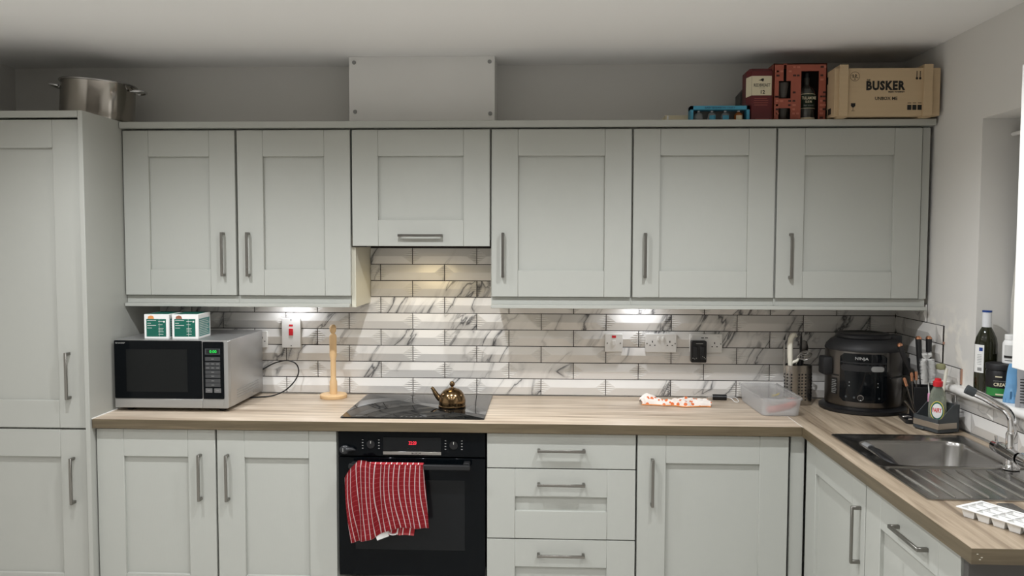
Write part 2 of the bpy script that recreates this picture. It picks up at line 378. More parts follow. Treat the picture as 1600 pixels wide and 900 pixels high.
# ------------------------------------------------------------------ tiles
TW, TH = .2986, .0730
def tile_bm(w=TW, h=TH, left=True, right=True, e=.0045, r=.0140, rx=.046, ribs=True):
    """bevelled tile: long ridge at mid height, ends dressed with a triangle of ribs. x along, -y out, origin lower left"""
    bm = BM(); zc = h/2; v = lambda x, y, z: bm.verts.new((x, -y, z))
    xa = rx if left else 0; xb = w-rx if right else w
    A, B, C, D = v(0, e, 0), v(w, e, 0), v(w, e, h), v(0, e, h)
    a, b, c, d = v(0, 0, 0), v(w, 0, 0), v(w, 0, h), v(0, 0, h)
    R0, R1 = v(xa, r, zc), v(xb, r, zc)
    bm.faces.new((A, B, R1, R0)); bm.faces.new((C, D, R0, R1))
    bm.faces.new((D, A, R0)); bm.faces.new((B, C, R1))
    for q in ((a, b, B, A), (b, c, C, B), (c, d, D, C), (d, a, A, D)): bm.faces.new(q)
    n = 7
    for side in (([0] if left else [])+([1] if right else [])) if ribs else []:
        for k in range(n):
            z = h*(k+.75)/(n+.5); f = 1-abs(z-zc)/zc; x2 = rx*f*.98
            if x2 < .006: continue
            X = lambda x: x if side == 0 else w-x
            t = .0026
            p = [(X(.001), e, z+t), (X(x2), e+(r-e)*f, z+t*.6), (X(x2), e+(r-e)*f+.0002, z-t*.6), (X(.001), e, z-t), (X(.001), e+.0050, z-.0002)]
            q = [v(*i) for i in p]
            for f_ in ((q[0], q[1], q[4]), (q[4], q[2], q[3]), (q[1], q[2], q[4])): bm.faces.new(f_)
    bmesh.ops.recalc_face_normals(bm, faces=bm.faces)
    return bm
TCACHE = {}
def put_tile(w, left, right, parent, loc, rz=0, h=TH):
    key = (round(w, 3), left, right, round(h, 3), rz == 0)
    if key not in TCACHE:
        o = P('tile', tile_bm(w, h, left, right, ribs=rz == 0), 'marble', smooth=False); TCACHE[key] = o.data
    else:
        o = bpy.data.objects.new('tile', TCACHE[key]); S.collection.objects.link(o)
    o.parent = parent; o.location = loc; o.rotation_euler = (0, 0, rz); return o
PX, PZ, X0T = .302, .0765, .9092
bm = BM(); box(bm, 0.002, XR-.001, -.0062, -.0002, .914, 1.36); box(bm, .998+.016, 1.599, -.0062, -.0002, 1.36, 1.64)
P('grout_bed', bm, 'grout', wall_back)
for j in range(9):
    z = .9149+PZ*j; off = 0 if j % 2 == 0 else .5
    lo, hi = (.002, XR-.012) if j < 6 else (1.014, 1.599)
    for k in range(-5, 10):
        a = X0T+(k-off)*PX+.0017; b = a+TW
        x0, x1 = max(a, lo), min(b, hi)
        if x1-x0 < .012: continue
        put_tile(x1-x0, x0 == a, x1 == b, wall_back, (x0, -.003, z))
# right wall: stepped end of the tiling, then two rows under the sill
gb = BM()
rows = [(0, -2.0), (1, -2.0), (2, -.597), (3, -.449), (4, -.449), (5, -.298)]
for j, yend in rows:
    z = .9145+PZ*j; off = .085 if j % 2 == 0 else .236
    h = TH if j != 1 else .0535
    box(gb, XR-.0062, XR-.0002, yend, -.001, z-.001, z+h+.0015)
    y = -.003; first = True
    while y > yend+.01:
        w_ = min(off if first else TW, y-yend)
        if w_ > .012: put_tile(w_, not first, w_ > .29, wall_right, (XR-.003, y, z), -PI/2, h)
        y -= w_+.003; first = False
P('grout_bed', gb, 'grout', wall_right)
bm = BM()
for z0, z1, y in ((1.082, 1.142, -.600), (1.22, 1.23, -.452)): box(bm, XR-.007, XR-.0001, y-.0035, y-.0005, z0, z1)
P('tile_adhesive', bm, mat('old_adhesive', (.42, .24, .17), .8), wall_right, label='reddish torn adhesive at the raw tile edge')
# ------------------------------------------------------------------ lamps
def downlight(x, y, i):
    t = thing('downlight', ['round recessed ceiling downlight over the microwave end', 'round recessed ceiling downlight in front of the hob', 'round recessed ceiling downlight in front of the tallest boxes'][i] if i < 3 else 'unseen ceiling downlight added for room fill, ' + ('left' if x < 1 else 'right' if x > 2 else 'middle') + (' of the nearer row' if y > -3 else ' of the farther row'), 'light', (x, y, CEIL), group='recessed ceiling downlights')
    bm = BM(); lathe(bm, [(.030, -.001), (.044, -.001), (.044, -.004), (.040, -.007), (.030, -.005)], (x, y, CEIL), 28, cap=False); P('rim', bm, 'white', t)
    bm = BM(); cyl(bm, (x, y, CEIL-.0005), (x, y, CEIL-.003), .030, .030, 24); P('lens', bm, 'lens', t)
    L = bpy.data.lights.new('downlight_lamp', 'SPOT'); L.energy = DOWNLIGHT_W*ROW_GAIN[y]; L.color = DOWNLIGHT_COL; L.spot_size = math.radians(150); L.spot_blend = .75; L.shadow_soft_size = .022
    o = bpy.data.objects.new('lamp', L); S.collection.objects.link(o); o.parent = t; o.location = (0, 0, -.03)
for i, (x, y) in enumerate(DOWNLIGHTS): downlight(x, y, i)
def puck(x, y, label):
    t = thing('under_cabinet_light', label, 'light', (x, y, 1.3935))
    bm = BM(); lathe(bm, [(.034, 0), (.034, -.009), (.028, -.012), (.024, -.010)], (x, y, 1.3935), 24, cap=False); P('rim', bm, 'chrome', t)
    bm = BM(); cyl(bm, (x, y, 1.3925), (x, y, 1.385), .026, .026, 20); P('lens', bm, 'coollens', t)
    L = bpy.data.lights.new('puck_lamp', 'SPOT'); L.energy = UNDER_W; L.color = (.93, .95, 1); L.spot_size = math.radians(165); L.spot_blend = .6; L.shadow_soft_size = .02
    o = bpy.data.objects.new('lamp', L); S.collection.objects.link(o); o.parent = t; o.location = (0, 0, -.014)
puck(.66, -.075, 'small round light under the double cabinet over the red cooker switch')
puck(2.265, -.075, 'small round light under the cabinets over the twin sockets')
# ------------------------------------------------------------------ cabinets
HCACHE = {}
def bar_handle(parent, x, z, vertical=True, L=.19, y=0):
    """D handle; local frame of the unit, front of the door at y"""
    key = (vertical, L)
    if key not in HCACHE:
        bm = BM(); h = L/2; w_ = .0055; o_ = .032
        if vertical:
            box(bm, -w_, w_, -o_, -o_+.008, -h, h, .0012)
            for s in (-1, 1): box(bm, -w_, w_, -o_+.004, 0, s*h-(.011 if s > 0 else 0), s*h+(0 if s > 0 else .011), .001)
        else:
            box(bm, -h, h, -o_, -o_+.008, -w_, w_, .0012)
            for s in (-1, 1): box(bm, s*h-(.011 if s > 0 else 0), s*h+(0 if s > 0 else .011), -o_+.004, 0, -w_, w_, .001)
        o = P('handle', bm, 'handle', label='satin metal bar handle'); HCACHE[key] = o.data
    else:
        o = bpy.data.objects.new('handle', HCACHE[key]); S.collection.objects.link(o); o['label'] = 'satin metal bar handle'
    o.parent = parent; o.location = (x, y, z); return o
def shaker(bm, x0, x1, z0, z1, y, st=.112, rt=.112, rb=.112, th=.021, rec=.0135, b=.0011, g=.0004):
    box(bm, x0, x0+st, y, y+th, z0, z1, b); box(bm, x1-st, x1, y, y+th, z0, z1, b)
    box(bm, x0+st+g, x1-st-g, y, y+th, z1-rt, z1, b); box(bm, x0+st+g, x1-st-g, y, y+th, z0, z0+rb, b)
    box(bm, x0+st-.004, x1-st+.004, y+rec, y+th, z0+rb-.004, z1-rt+.004)
def door(unit, x0, x1, z0, z1, handle, name='door', m='paint', st=.112, rt=.112, rb=.112, plain=False):
    bm = BM(); g = .0022
    if plain: box(bm, x0+g, x1-g, 0, .02, z0+g, z1-g, .0014)
    else: shaker(bm, x0+g, x1-g, z0+g, z1-g, 0, st, rt, rb)
    d = P(name, bm, m, unit, local=True)
    hx, hz, vert = handle; bar_handle(d, hx, hz, vert); return d
def carcass(unit, w, d, z0, z1, m='carcass', y0=.022, x0=0):
    bm = BM(); box(bm, x0+.0005, x0+w-.0005, y0, d, z0, z1); P('body', bm, m, unit, local=True)
WZT, WZB, WY = 2.109, 1.394, -.326
def wall_unit(x, w, label, doors, body=True):
    u = thing('wall_cabinet', label, 'cabinet', (x, WY, WZB))
    if body: carcass(u, w, -WY-.004 if x < .5 or x > 1.5 else -WY-.001, .0015, WZT-WZB+.004)
    for a, b, hx in doors: door(u, a, b, 0, WZT-WZB, (hx, .180, True))
    return u
u1 = wall_unit(0, 1.0, 'grey double wall cabinet above the microwave, handles at the middle', [(0.002, .497, .442), (.503, .998, .552)], body=False)
carcass(u1, .994, -WY-.001, .0015, WZT-WZB+.004)
u3 = wall_unit(1.6, .6, 'grey wall cabinet just right of the hood cabinet', [(0.002, .598, .053)])
u4 = wall_unit(2.2, .6, 'grey wall cabinet over the black charger plug', [(0.002, .598, .055)])
u5 = wall_unit(2.8, .6, 'rightmost grey wall cabinet, under the wooden crate', [(0.002, .598, .062)])
# end panels seen from the hob gap
bm = BM(); box(bm, .994, 1.0125, WY+.021, -.0005, 1.346, 1.609); 
u_h = thing('hood_cabinet', 'short grey flap-front cabinet over the hob with a horizontal handle', 'cabinet', (1.0, WY, 1.609))
bm.free()
bm = BM(); box(bm, -.006, .0125, .022, -WY-.001, 1.346-1.394, 1.606-1.394); P('end_panel', bm, 'cream', None, local=True)
ep = bpy.data.objects[ [o.name for o in S.objects if o.name.startswith('end_panel')][-1] ]; ep.parent = u1; ep.location = (1.0, 0, 0); ep['label'] = 'cream side panel facing the hob gap'
bm = BM(); box(bm, .0126, .5985, .022, -WY-.004, .034, WZT+.004-1.609); P('body', bm, 'carcass', u_h, local=True)
d = door(u_h, .002, .598, 0, WZT-1.609, (.3, .048, False), name='flap_door')
bm = BM(); box(bm, .03, .57, .05, -WY-.03, .026, .0335, .001); P('filter', bm, 'steel', u_h, local=True, label='steel hood filter panel')
bm = BM(); cyl(bm, (.30, .11, .0255), (.30, .11, .021), .03, .028, 20); P('lamp_lens', bm, 'warmlens', u_h, local=True)
L = bpy.data.lights.new('hood_lamp', 'SPOT'); L.energy = HOOD_W; L.color = (1, .80, .46); L.spot_size = math.radians(165); L.spot_blend = .5; L.shadow_soft_size = .10
o = bpy.data.objects.new('lamp', L); S.collection.objects.link(o); o.parent = u_h; o.location = (.30, .11, .012)
# filler post on the far right of the wall cabinets
bm = BM(); box(bm, 3.4005, 3.432, -.317, -.30, WZB, 2.109, .001); box(bm, 3.4005, 3.412, -.299, -.01, WZB, 2.109)
solo('filler_post', bm, 'paint', 'grey filler strip between the rightmost wall cabinet and the wall', 'panel', (3.41, -.31, WZB))
# cornice and pelmets
bm = BM(); box(bm, .0005, 3.44, -.3485, -.001, 2.1145, 2.141, .0015)
solo('cornice', bm, 'paint', 'long grey cornice board along the top of the wall cabinets', 'cornice', (1.7, -.17, 2.1145))
def pelmet(x0, x1, label, ends=()):
    bm = BM(); box(bm, x0, x1, -.308, -.290, 1.3625, 1.3935); box(bm, x0, x1, -.334, -.290, 1.3465, 1.3620, .0015)
    for e in ends: box(bm, e-.001, e+.003, -.311, -.3075, 1.364, 1.393)
    solo('pelmet', bm, 'paint', label, 'trim', ((x0+x1)/2, -.31, 1.3465))
pelmet(.0015, .992, 'grey light rail under the double wall cabinet', (.497,))
pelmet(1.6015, 3.43, 'long grey light rail under the three right wall cabinets', (2.2, 2.8))
# base run
BY = -.587; BZ0, BZ1 = .15, .867
def base_unit(x, w, label, rz=0, y=BY, dep=.56, cat='cabinet'):
    u = thing('base_cabinet', label, cat, (x, y, BZ0), rz); carcass(u, w, dep, 0, .7165); return u
H = BZ1-BZ0
b1 = base_unit(.002, .994, 'grey double base cabinet left of the oven, handles at the middle')
door(b1, 0.0, .496, 0, H, (.434, H-.195, True)); door(b1, .500, .994, 0, H, (.547, H-.195, True))
bd = thing('drawer_cabinet', 'grey base cabinet with a stack of drawers right of the oven', 'cabinet', (1.602, BY, BZ0)); carcass(bd, .596, .56, 0, .7165)
door(bd, 0, .597, H-.143, H, (.299, H-.066, False), name='drawer', plain=True)
door(bd, 0, .597, H-.430, H-.143, (.299, H-.143-.060, False), name='drawer')
door(bd, 0, .597, 0, H-.430, (.299, H-.430-.060, False), name='drawer')
b3 = base_unit(2.202, .596, 'grey single-door base cabinet in the corner right of the drawers')
door(b3, 0, .597, 0, H, (.060, H-.19, True))
bm = BM(); box(bm, 2.808, 2.862, -.575, -.557, .15, .8705, .001); solo('corner_post', bm, 'paint', 'narrow grey post in the inner corner of the base cabinets', 'panel', (2.835, -.566, .15))
bx = thing('base_cabinet', 'grey one-door cabinet below the sink with a vertical handle', 'cabinet', (2.865, -.590, BZ0), -PI/2)
bm = BM(); box(bm, .0, .60, .022, .56, 0, .50); box(bm, .0, .60, .022, .035, .50, .7165); P('body', bm, 'carcass', bx, local=True)
door(bx, .0, .60, 0, H, (.562, H-.19, True))
by_ = thing('base_cabinet', 'grey appliance front with a horizontal handle, nearest the worktop end', 'cabinet', (2.865, -1.193, BZ0), -PI/2)
bm = BM(); box(bm, .0, .60, .022, .56, 0, .50); box(bm, .0, .60, .022, .035, .50, .7165); P('body', bm, 'carcass', by_, local=True)
door(by_, .0, .60, 0, H, (.335, H-.062, False))
bm = BM(); box(bm, 2.868, 3.445, -1.822, -1.800, 0, .8705, .001); solo('end_panel', bm, 'smoke', 'dark grey end panel under the near end of the worktop', 'panel', (3.15, -1.81, 0))
bm = BM(); box(bm, .002, 2.90, -.53, -.515, 0, .1495); box(bm, 2.92, 2.935, -1.79, -.54, 0, .1495)
solo('plinth', bm, 'carcass', 'grey plinth board along the foot of the base cabinets', 'plinth', (1.5, -.52, 0))
# tall unit
tu = thing('tall_cabinet', 'tall grey fridge cabinet at the left edge with two doors', 'cabinet', (-.64, -.602, 0))
bm = BM(); box(bm, .0, .618, .022, .600, .0, 2.111); P('body', bm, 'carcass', tu, local=True)
bm = BM(); box(bm, .6195, .6385, -.020, .600, 0, 2.146, .001); P('side_panel', bm, 'tall', tu, local=True)
bm = BM(); box(bm, -.0, .6185, -.020, .600, 2.121, 2.146, .001); P('top_board', bm, 'tall', tu, local=True)
door(tu, .02, .616, .8675, 2.116, (.548, 1.085, True), m='tall'); door(tu, .02, .616, .15, .864, (.556, .655, True), m='tall')
# ------------------------------------------------------------------ worktops
wt = thing('worktop', 'pale oak worktop running along the back wall under the hob', 'worktop', (1.42, -.3, .872))
bm = BM(); box(bm, .0015, 2.8395, -.6105, -.0135, .872, .910, .0012, 2); P('board', bm, 'worktop_x', wt)
bm = BM(); box(bm, .0015, 2.8395, -.6118, -.6107, .8722, .9092); P('edging', bm, 'edge_x', wt, label='darker front edging strip')
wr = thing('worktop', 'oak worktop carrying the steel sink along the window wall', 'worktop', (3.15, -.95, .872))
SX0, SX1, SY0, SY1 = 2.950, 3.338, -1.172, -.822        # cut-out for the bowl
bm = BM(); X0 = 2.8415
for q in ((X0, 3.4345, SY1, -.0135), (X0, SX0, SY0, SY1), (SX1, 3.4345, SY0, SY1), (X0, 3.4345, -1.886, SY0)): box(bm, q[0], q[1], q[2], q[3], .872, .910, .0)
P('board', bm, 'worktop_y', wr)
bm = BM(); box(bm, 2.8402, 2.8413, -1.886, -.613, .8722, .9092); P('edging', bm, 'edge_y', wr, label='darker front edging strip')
bm = BM(); box(bm, 2.8402, 3.4345, -1.8875, -1.8862, .8722, .9092); P('end_strip', bm, 'edge_x', wr, label='chipped dark end strip')
bm = BM()
for x, z in ((2.852, .896), (2.862, .888), (2.858, .883)): box(bm, x, x+.004, -1.8881, -1.8874, z, z+.002)
P('chip', bm, 'cream', wr)
bm = BM(); tube(bm, [(2.8408, -.612, .9098), (2.8408, -.014, .9098)], .0012, 6); P('joint_strip', bm, 'seal', wr)
bm = BM(); tube(bm, [(.0022, -.612, .9108), (.0022, -.014, .9108)], .0028, 8); P('sealant', bm, 'seal', wt, label='white silicone bead')
# ------------------------------------------------------------------ hob
hb = thing('induction_hob', 'flat black glass induction hob set in the worktop', 'hob', (1.295, -.29, .910))
bm = BM(); slab(bm, 1.0, 1.59, -.549, -.030, .9102, .9155, .008); P('glass', bm, 'gloss', hb)
bm = BM()
for i in range(6): box(bm, 1.245+.02*i, 1.252+.02*i, -.525, -.522, .91555, .9157)
text('touch_marks', 'BOSCH', 'greyink', hb, (1.06, -.53, .9156), (1, 0, 0), (0, 1, 0), width=.05, ext=.0001)
P('touch_control', bm, 'greyink', hb)
# ------------------------------------------------------------------ oven
ov = thing('built_in_oven', 'black built-in oven with a red clock display', 'oven', (1.3, -.59, .27))
bm = BM(); box(bm, 1.004, 1.596, -.566, -.05, .274, .868); P('body', bm, 'black', ov)
bm = BM(); box(bm, 1.004, 1.597, -.590, -.567, .7665, .8665, .002); P('control_panel', bm, 'ovenglass', ov)
cp = ov.children[-1]
bm = BM(); box(bm, 1.185, 1.420, -.5925, -.5905, .790, .8455, .0006); P('display_glass', bm, 'gloss', ov)
bm = BM(); box(bm, 1.185, 1.420, -.5935, -.5905, .7745, .7875, .0006); P('trim_strip', bm, 'steel', ov, label='steel strip below the display')
text('maker_lettering', 'BOSCH', 'ink', ov, (1.319, -.5937, .7775), *FR, width=.036, height=.0075, align='c', bold=.01)
text('clock_digits', '22:20', 'led_red', ov, (1.3045, -.5927, .8165), *FR, width=.031, height=.0135, align='c', bold=.0)
for kx in (1.135, 1.470):
    bm = BM(); cyl(bm, (kx, -.590, .815), (kx, -.594, .815), .017, .016, 24); k_ = P('knob', bm, 'black', ov)
    bm = BM(); box(bm, kx-.0008, kx+.0008, -.5946, -.5941, .819, .829); P('pointer', bm, 'whiteink', k_)
    bm = BM()
    for i in range(4):
        for s in (-1, 1): box(bm, kx+s*.033-.003, kx+s*.033+.003, -.5905, -.5901, .797+.0115*i, .8+.0115*i)
    for i in range(3): box(bm, 1.285+.014*i, 1.288+.014*i, -.5928, -.5926, .798, .801)
    P('icon', bm, 'greyink', k_, kind='stuff')
bm = BM(); box(bm, 1.004, 1.597, -.590, -.567, .276, .7615, .002); od = P('door', bm, 'ovenglass', ov)
bm = BM(); box(bm, 1.07, 1.515, -.5908, -.5902, .385, .672); P('window_glass', bm, 'darkglass', od)
bm = BM(); box(bm, 1.055, 1.540, -.640, -.624, .7265, .7465, .003); box(bm, 1.060, 1.085, -.626, -.590, .728, .745, .002); box(bm, 1.512, 1.537, -.626, -.590, .728, .752, .002)
P('handle', bm, 'matteblack', od, label='black bar handle')
# child lock clip
ck = thing('safety_catch', 'black egg-shaped safety catch stuck beside the oven controls', 'catch', (1.04, -.60, .78))
bm = BM(); lathe(bm, [(.001, -.016), (.016, -.014), (.021, -.006), (.021, .004), (.014, .009), (.001, .010)], (0, 0, 0), 24, sy=.8)
bm.transform(Matrix.Translation((1.032, -.602, .795)) @ Matrix.Rotation(PI/2, 4, 'X')); P('disc', bm, 'leather', ck)
bm = BM(); tube(bm, [(1.040, -.604, .798), (1.062, -.603, .797), (1.075, -.601, .793)], [.015, .012, .004], 12, flat=.7); P('lever', bm, 'leather', ck)
bm = BM(); box(bm, 1.0255, 1.0285, -.6135, -.6125, .789, .803); P('mark', bm, 'greyink', ck)
# ------------------------------------------------------------------ tea towel
def towel():
    t = thing('tea_towel', 'red tea towel with a white grid hanging on the oven handle', 'towel', (1.2, -.645, .45))
    def interp(pts, s):
        for (s0, *a), (s1, *b) in zip(pts, pts[1:]):
            if s <= s1: k = (s-s0)/(s1-s0); k = k*k*(3-2*k)*.35+k*.65; return [p+(q-p)*k for p, q in zip(a, b)]
        return list(pts[-1][1:])
    #        s    x     z
    top = [(0, 1.043, .695), (.10, 1.062, .728), (.20, 1.095, .763), (.30, 1.130, .764), (.38, 1.150, .752), (.46, 1.185, .750), (1, 1.356, .750)]
    bot = [(0, 1.067, .432), (.18, 1.105, .438), (.36, 1.160, .452), (.46, 1.195, .475), (.6, 1.245, .494), (.8, 1.310, .4955), (1, 1.378, .4965)]
    bm = BM(); uvl = bm.loops.layers.uv.new('UVMap'); NU, NV = 72, 44; g = []
    for i in range(NU+1):
        s = i/NU; a = interp(top, s); b = interp(bot, s); row = []
        for j in range(NV+1):
            q = j/NV; x = a[0]+(b[0]-a[0])*q; z = a[1]+(b[1]-a[1])*q
            x += .006*math.sin(q*PI)*math.cos(s*5)-(.010*math.sin(q*PI) if s < .15 else 0)
            amp = (.011 if s < .5 else .006)*(.4+.6*q)
            y = -.652-amp*math.sin(s*21+q*2.2)-.004*math.sin(s*47+q*5)-.012*(1-q)*math.exp(-((s-.25)/.1)**2)
            if z > .741: y += (z-.741)*.6
            row.append(bm.verts.new((x, y, z)))
        g.append(row)
    for i in range(NU):
        for j in range(NV):
            f = bm.faces.new((g[i][j], g[i][j+1], g[i+1][j+1], g[i+1][j]))
            for l_, (ii, jj) in zip(f.loops, ((i, j), (i, j+1), (i+1, j+1), (i+1, j))): l_[uvl].uv = (ii/NU+.02*math.sin(jj/NV*4), 1-jj/NV)
    bmesh.ops.solidify(bm, geom=bm.faces[:], thickness=.002)
    P('front_fold', bm, 'check', t, ang=80)
    # over the bar and the shorter back fold
    bm = BM(); uvl = bm.loops.layers.uv.new('UVMap')
    prof = [(-.646, .748), (-.640, .7520), (-.630, .7535), (-.619, .7505), (-.615, .742), (-.613, .70), (-.612, .62), (-.611, .53), (-.611, .452)]
    g = [[bm.verts.new((1.10+.255*i/30+(.008*math.sin(i*.7) if k > 4 else 0)-(.0+(.05*(k-4)/4*(i/30) if k > 4 else 0)), y-.004*math.sin(i*.9)*(k > 4), z)) for k, (y, z) in enumerate(prof)] for i in range(31)]
    for i in range(30):
        for k in range(len(prof)-1):
            f = bm.faces.new((g[i][k], g[i+1][k], g[i+1][k+1], g[i][k+1]))
            for l_, (ii, jj) in zip(f.loops, ((i, k), (i+1, k), (i+1, k+1), (i, k+1))): l_[uvl].uv = (.3+ii/30*.7, 1-jj/12)
    P('back_fold', bm, 'check', t, ang=80)
    bm = BM(); box(bm, 0, .050, -.0006, .0006, -.03, 0, 0); bm.transform(Matrix.Translation((1.158, -.636, .466)) @ Matrix.Rotation(-.35, 4, 'Y') @ Matrix.Rotation(.1, 4, 'Z')); P('care_label', bm, 'whitecard', t, label='white sewn-in care label')
    bm = BM(); tube(bm, curve([(1.205, -.628, .482), (1.222, -.634, .464), (1.245, -.630, .466), (1.25, -.626, .486)]), .006, 8, flat=.4); P('hanging_loop', bm, 'whitecard', t, label='white hanging loop')
towel()
# ------------------------------------------------------------------ microwave
mw = thing('microwave_oven', 'silver microwave oven with a black glass door and green clock', 'microwave', (.26, -.26, .9105))
MX0, MX1, MY0, MY1, MZ0, MZ1 = .014, .503, -.455, -.035, .926, 1.214
bm = BM(); box(bm, MX0+.002, MX1, MY0+.03, MY1, MZ0, MZ1, .004, 2); M['silver'] = mat('silver_plastic', (.43, .43, .42), .35, metal=.7)
P('casing', bm, mat('silver_painted_steel', (.46, .46, .455), .38, metal=.75), mw)
bm = BM(); plate(bm, MX0, MX1, MZ0, MZ1, MY0, MY0+.029, .006); P('front_frame', bm, 'silver', mw)
XS = .393
bm = BM(); plate(bm, MX0+.002, XS-.001, .966, MZ1-.002, MY0-.004, MY0-.0003, .005); dr = P('door', bm, 'doorglass', mw)
bm = BM(); box(bm, .068, .330, MY0-.0046, MY0-.0042, .995, 1.175); P('door_window', bm, mat('microwave_mesh', (.008, .009, .009), .3, spec=.2), dr)
bm = BM(); box(bm, MX0+.002, XS-.001, MY0-.003, MY0-.0003, MZ0+.001, .964, .001); P('lower_door_bar', bm, 'silver', dr)
text('maker_lettering', 'SHARP', 'greyink', dr, (.022, MY0-.0042, 1.198), *FR, width=.042, height=.006, bold=.02)
bm = BM(); plate(bm, XS+.003, MX1-.018, .966, MZ1-.006, MY0-.004, MY0-.0003, .004); pn = P('control_panel', bm, 'doorglass', mw)
bm = BM(); box(bm, .407, .471, MY0-.0048, MY0-.0042, 1.155, 1.180); P('display_frame', bm, 'greyplastic', pn)
bm = BM(); box(bm, .412, .466, MY0-.0053, MY0-.0049, 1.158, 1.177); P('display', bm, 'black', pn)
text('clock_digits', '0:00', 'led_green', pn, (.4415, MY0-.0054, 1.1615), *FR, width=.030, height=.0125, align='c', bold=.0)
for z0, z1, a, b in ((1.128, 1.144, .407, .471), (1.108, 1.123, .407, .428), (1.108, 1.123, .4285, .4495), (1.108, 1.123, .450, .471), (1.091, 1.106, .407, .428), (1.091, 1.106, .4285, .4495), (1.091, 1.106, .450, .471), (1.073, 1.088, .407, .471), (1.056, 1.071, .407, .471), (1.036, 1.052, .407, .471), (1.018, 1.034, .407, .471), (.993, 1.012, .407, .436), (.993, 1.012, .444, .473)):
    bm = BM(); plate(bm, a, b, z0, z1, MY0-.0056, MY0-.0042, .001, e=.0004); bt = P('button', bm, mat('button_grey', (.05, .052, .054) if z0 > 1.012 else (.13, .13, .13), .4), pn)
    bm = BM(); box(bm, (a+b)/2-.006, (a+b)/2+.006, MY0-.0058, MY0-.0057, (z0+z1)/2-.001, (z0+z1)/2+.001); P('button_mark', bm, 'greyink', pn)
bm = BM(); plate(bm, XS+.006, MX1-.022, .934, .961, MY0-.0012, MY0-.0002, .001, e=.0004); P('door_release', bm, 'silver', mw)
for i in range(4):
    bm = BM(); z = .955+.011*i; tube(bm, [(MX1+.0002, -.36, z), (MX1+.0002, -.10, z+.002)], .0016, 6); P('vent_slot', bm, 'greyink', mw)
bm = BM(); cyl(bm, (MX1, -.17, .944), (MX1+.003, -.17, .944), .004, .003, 10); P('screw', bm, 'chrome', mw)
for x in (.06, .46):
    for y in (-.41, -.08):
        bm = BM(); cyl(bm, (x, y, .9103), (x, y, .927), .014, .017, 14); P('foot', bm, 'black', mw)
bm = BM(); tube(bm, curve([(.49, -.034, 1.02), (.515, -.03, 1.035), (.56, -.035, 1.058), (.62, -.045, 1.072), (.665, -.05, 1.058), (.678, -.05, 1.02), (.66, -.06, .975), (.62, -.08, .935), (.57, -.10, .915), (.52, -.13, .914), (.47, -.15, .914)], 6), .0032, 8); P('power_cable', bm, 'black', mw, label='black looping power cable')
# boxes of tea bags
def tea(x0, x1, y0, y1, rz, label, print_m):
    h = .105; w_ = x1-x0; dp = y1-y0; z = 1.2145
    t = thing('tea_box', label, 'box', ((x0+x1)/2, (y0+y1)/2, z), rz, group='green and white cartons on the microwave')
    a, b = w_/2, dp/2
    bm = BM(); box(bm, -a, a, -b, b, 0, h, .0012); P('carton', bm, 'whitecard', t, local=True)
    bm = BM(); box(bm, -a+.010, a-.012, -b-.0006, -b-.0001, .010, h-.020); fp = P('front_print', bm, 'green', t, local=True)
    bm = BM(); flat(bm, [(-a+.016, -b-.0003, h-.019), (-a+.044, -b-.0003, h-.019), (-a+.040, -b-.0003, h-.008), (-a+.030, -b-.0003, h-.005), (-a+.018, -b-.0003, h-.009)], (0, -1, 0)); P('biscuit_print', bm, print_m, t, local=True)
    bm = BM(); box(bm, a-.042, a-.0412, -b-.0010, -b-.0007, .011, h-.021)
    for i, (p, q, r_) in enumerate([(.014, .052, .078), (.014, .030, .066), (.014, .052, .057), (.014, .034, .046), (.062, .085, .074), (.062, .080, .060), (.062, .084, .044), (.062, .082, .038), (.062, .084, .030), (.062, .083, .019)]): box(bm, -a+p, min(-a+q, a-.014), -b-.0010, -b-.0007, r_, r_+.0018)
    disc(bm, (a-.020, -b-.0006, .074), .004, (0, -1, 0), .0008, 12); P('small_print', bm, 'whiteink', fp, local=True)
    bm = BM(); box(bm, a+.0001, a+.0006, -b+.010, b-.012, .010, h-.020); sp_ = P('side_print', bm, 'teal', t, local=True)
    bm = BM()
    for i in range(9): box(bm, a+.0007, a+.0010, -b+.014, b-.018-.01*(i % 3), .016+.0075*i, .018+.0075*i)
    P('small_print', bm, 'whiteink', sp_, local=True)
    bm = BM(); box(bm, -a+.006, a-.006, -b+.006, b-.006, h+.0001, h+.0006); P('lid_print', bm, 'green', t, local=True)
tea(.129, .236, -.42, -.29, 0, 'left one of the two green and white cartons on the microwave', 'orange')
tea(.2455, .357, -.415, -.275, .04, 'right one of the two green and white cartons, its side panel showing', 'brownprint')
# ------------------------------------------------------------------ sockets and switches
def faceplate(name, label, x0, x1, z0, z1, cat='socket', th=.014):
    t = thing(name, label, cat, ((x0+x1)/2, -.0145, z0)); bm = BM(); plate(bm, x0, x1, z0, z1, -.0145-th, -.0145, .004, e=.0015); P('faceplate', bm, 'white', t); return t, -.0145-th
def pins(t, x, z, y, s=.001):
    bm = BM(); box(bm, x-.0022, x+.0022, y-.0004, y+.001, z+.007, z+.016)
    for k in (-1, 1): box(bm, x+k*.011-.0032, x+k*.011+.0032, y-.0004, y+.001, z-.007, z-.0028)
    P('pin_hole', bm, 'ink', t)
def rocker(t, x, z, y, m='white', w_=.010, h=.017):
    bm = BM(); box(bm, x-w_/2, x+w_/2, y-.004, y+.001, z-h/2, z+h/2, .001); P('rocker', bm, m, t)
def screws(t, pts, y):
    for x, z in pts: bm = BM(); cyl(bm, (x, y-.0008, z), (x, y+.0005, z), .0032, .0032, 10); P('screw', bm, 'handle', t)
bm = BM(); plate(bm, .430, .520, 1.125, 1.212, -.028, -.0145, .004, e=.0015)
t, y = faceplate('double_socket', 'white double socket half hidden behind the microwave', .400, .522, 1.130, 1.208); bm.free()
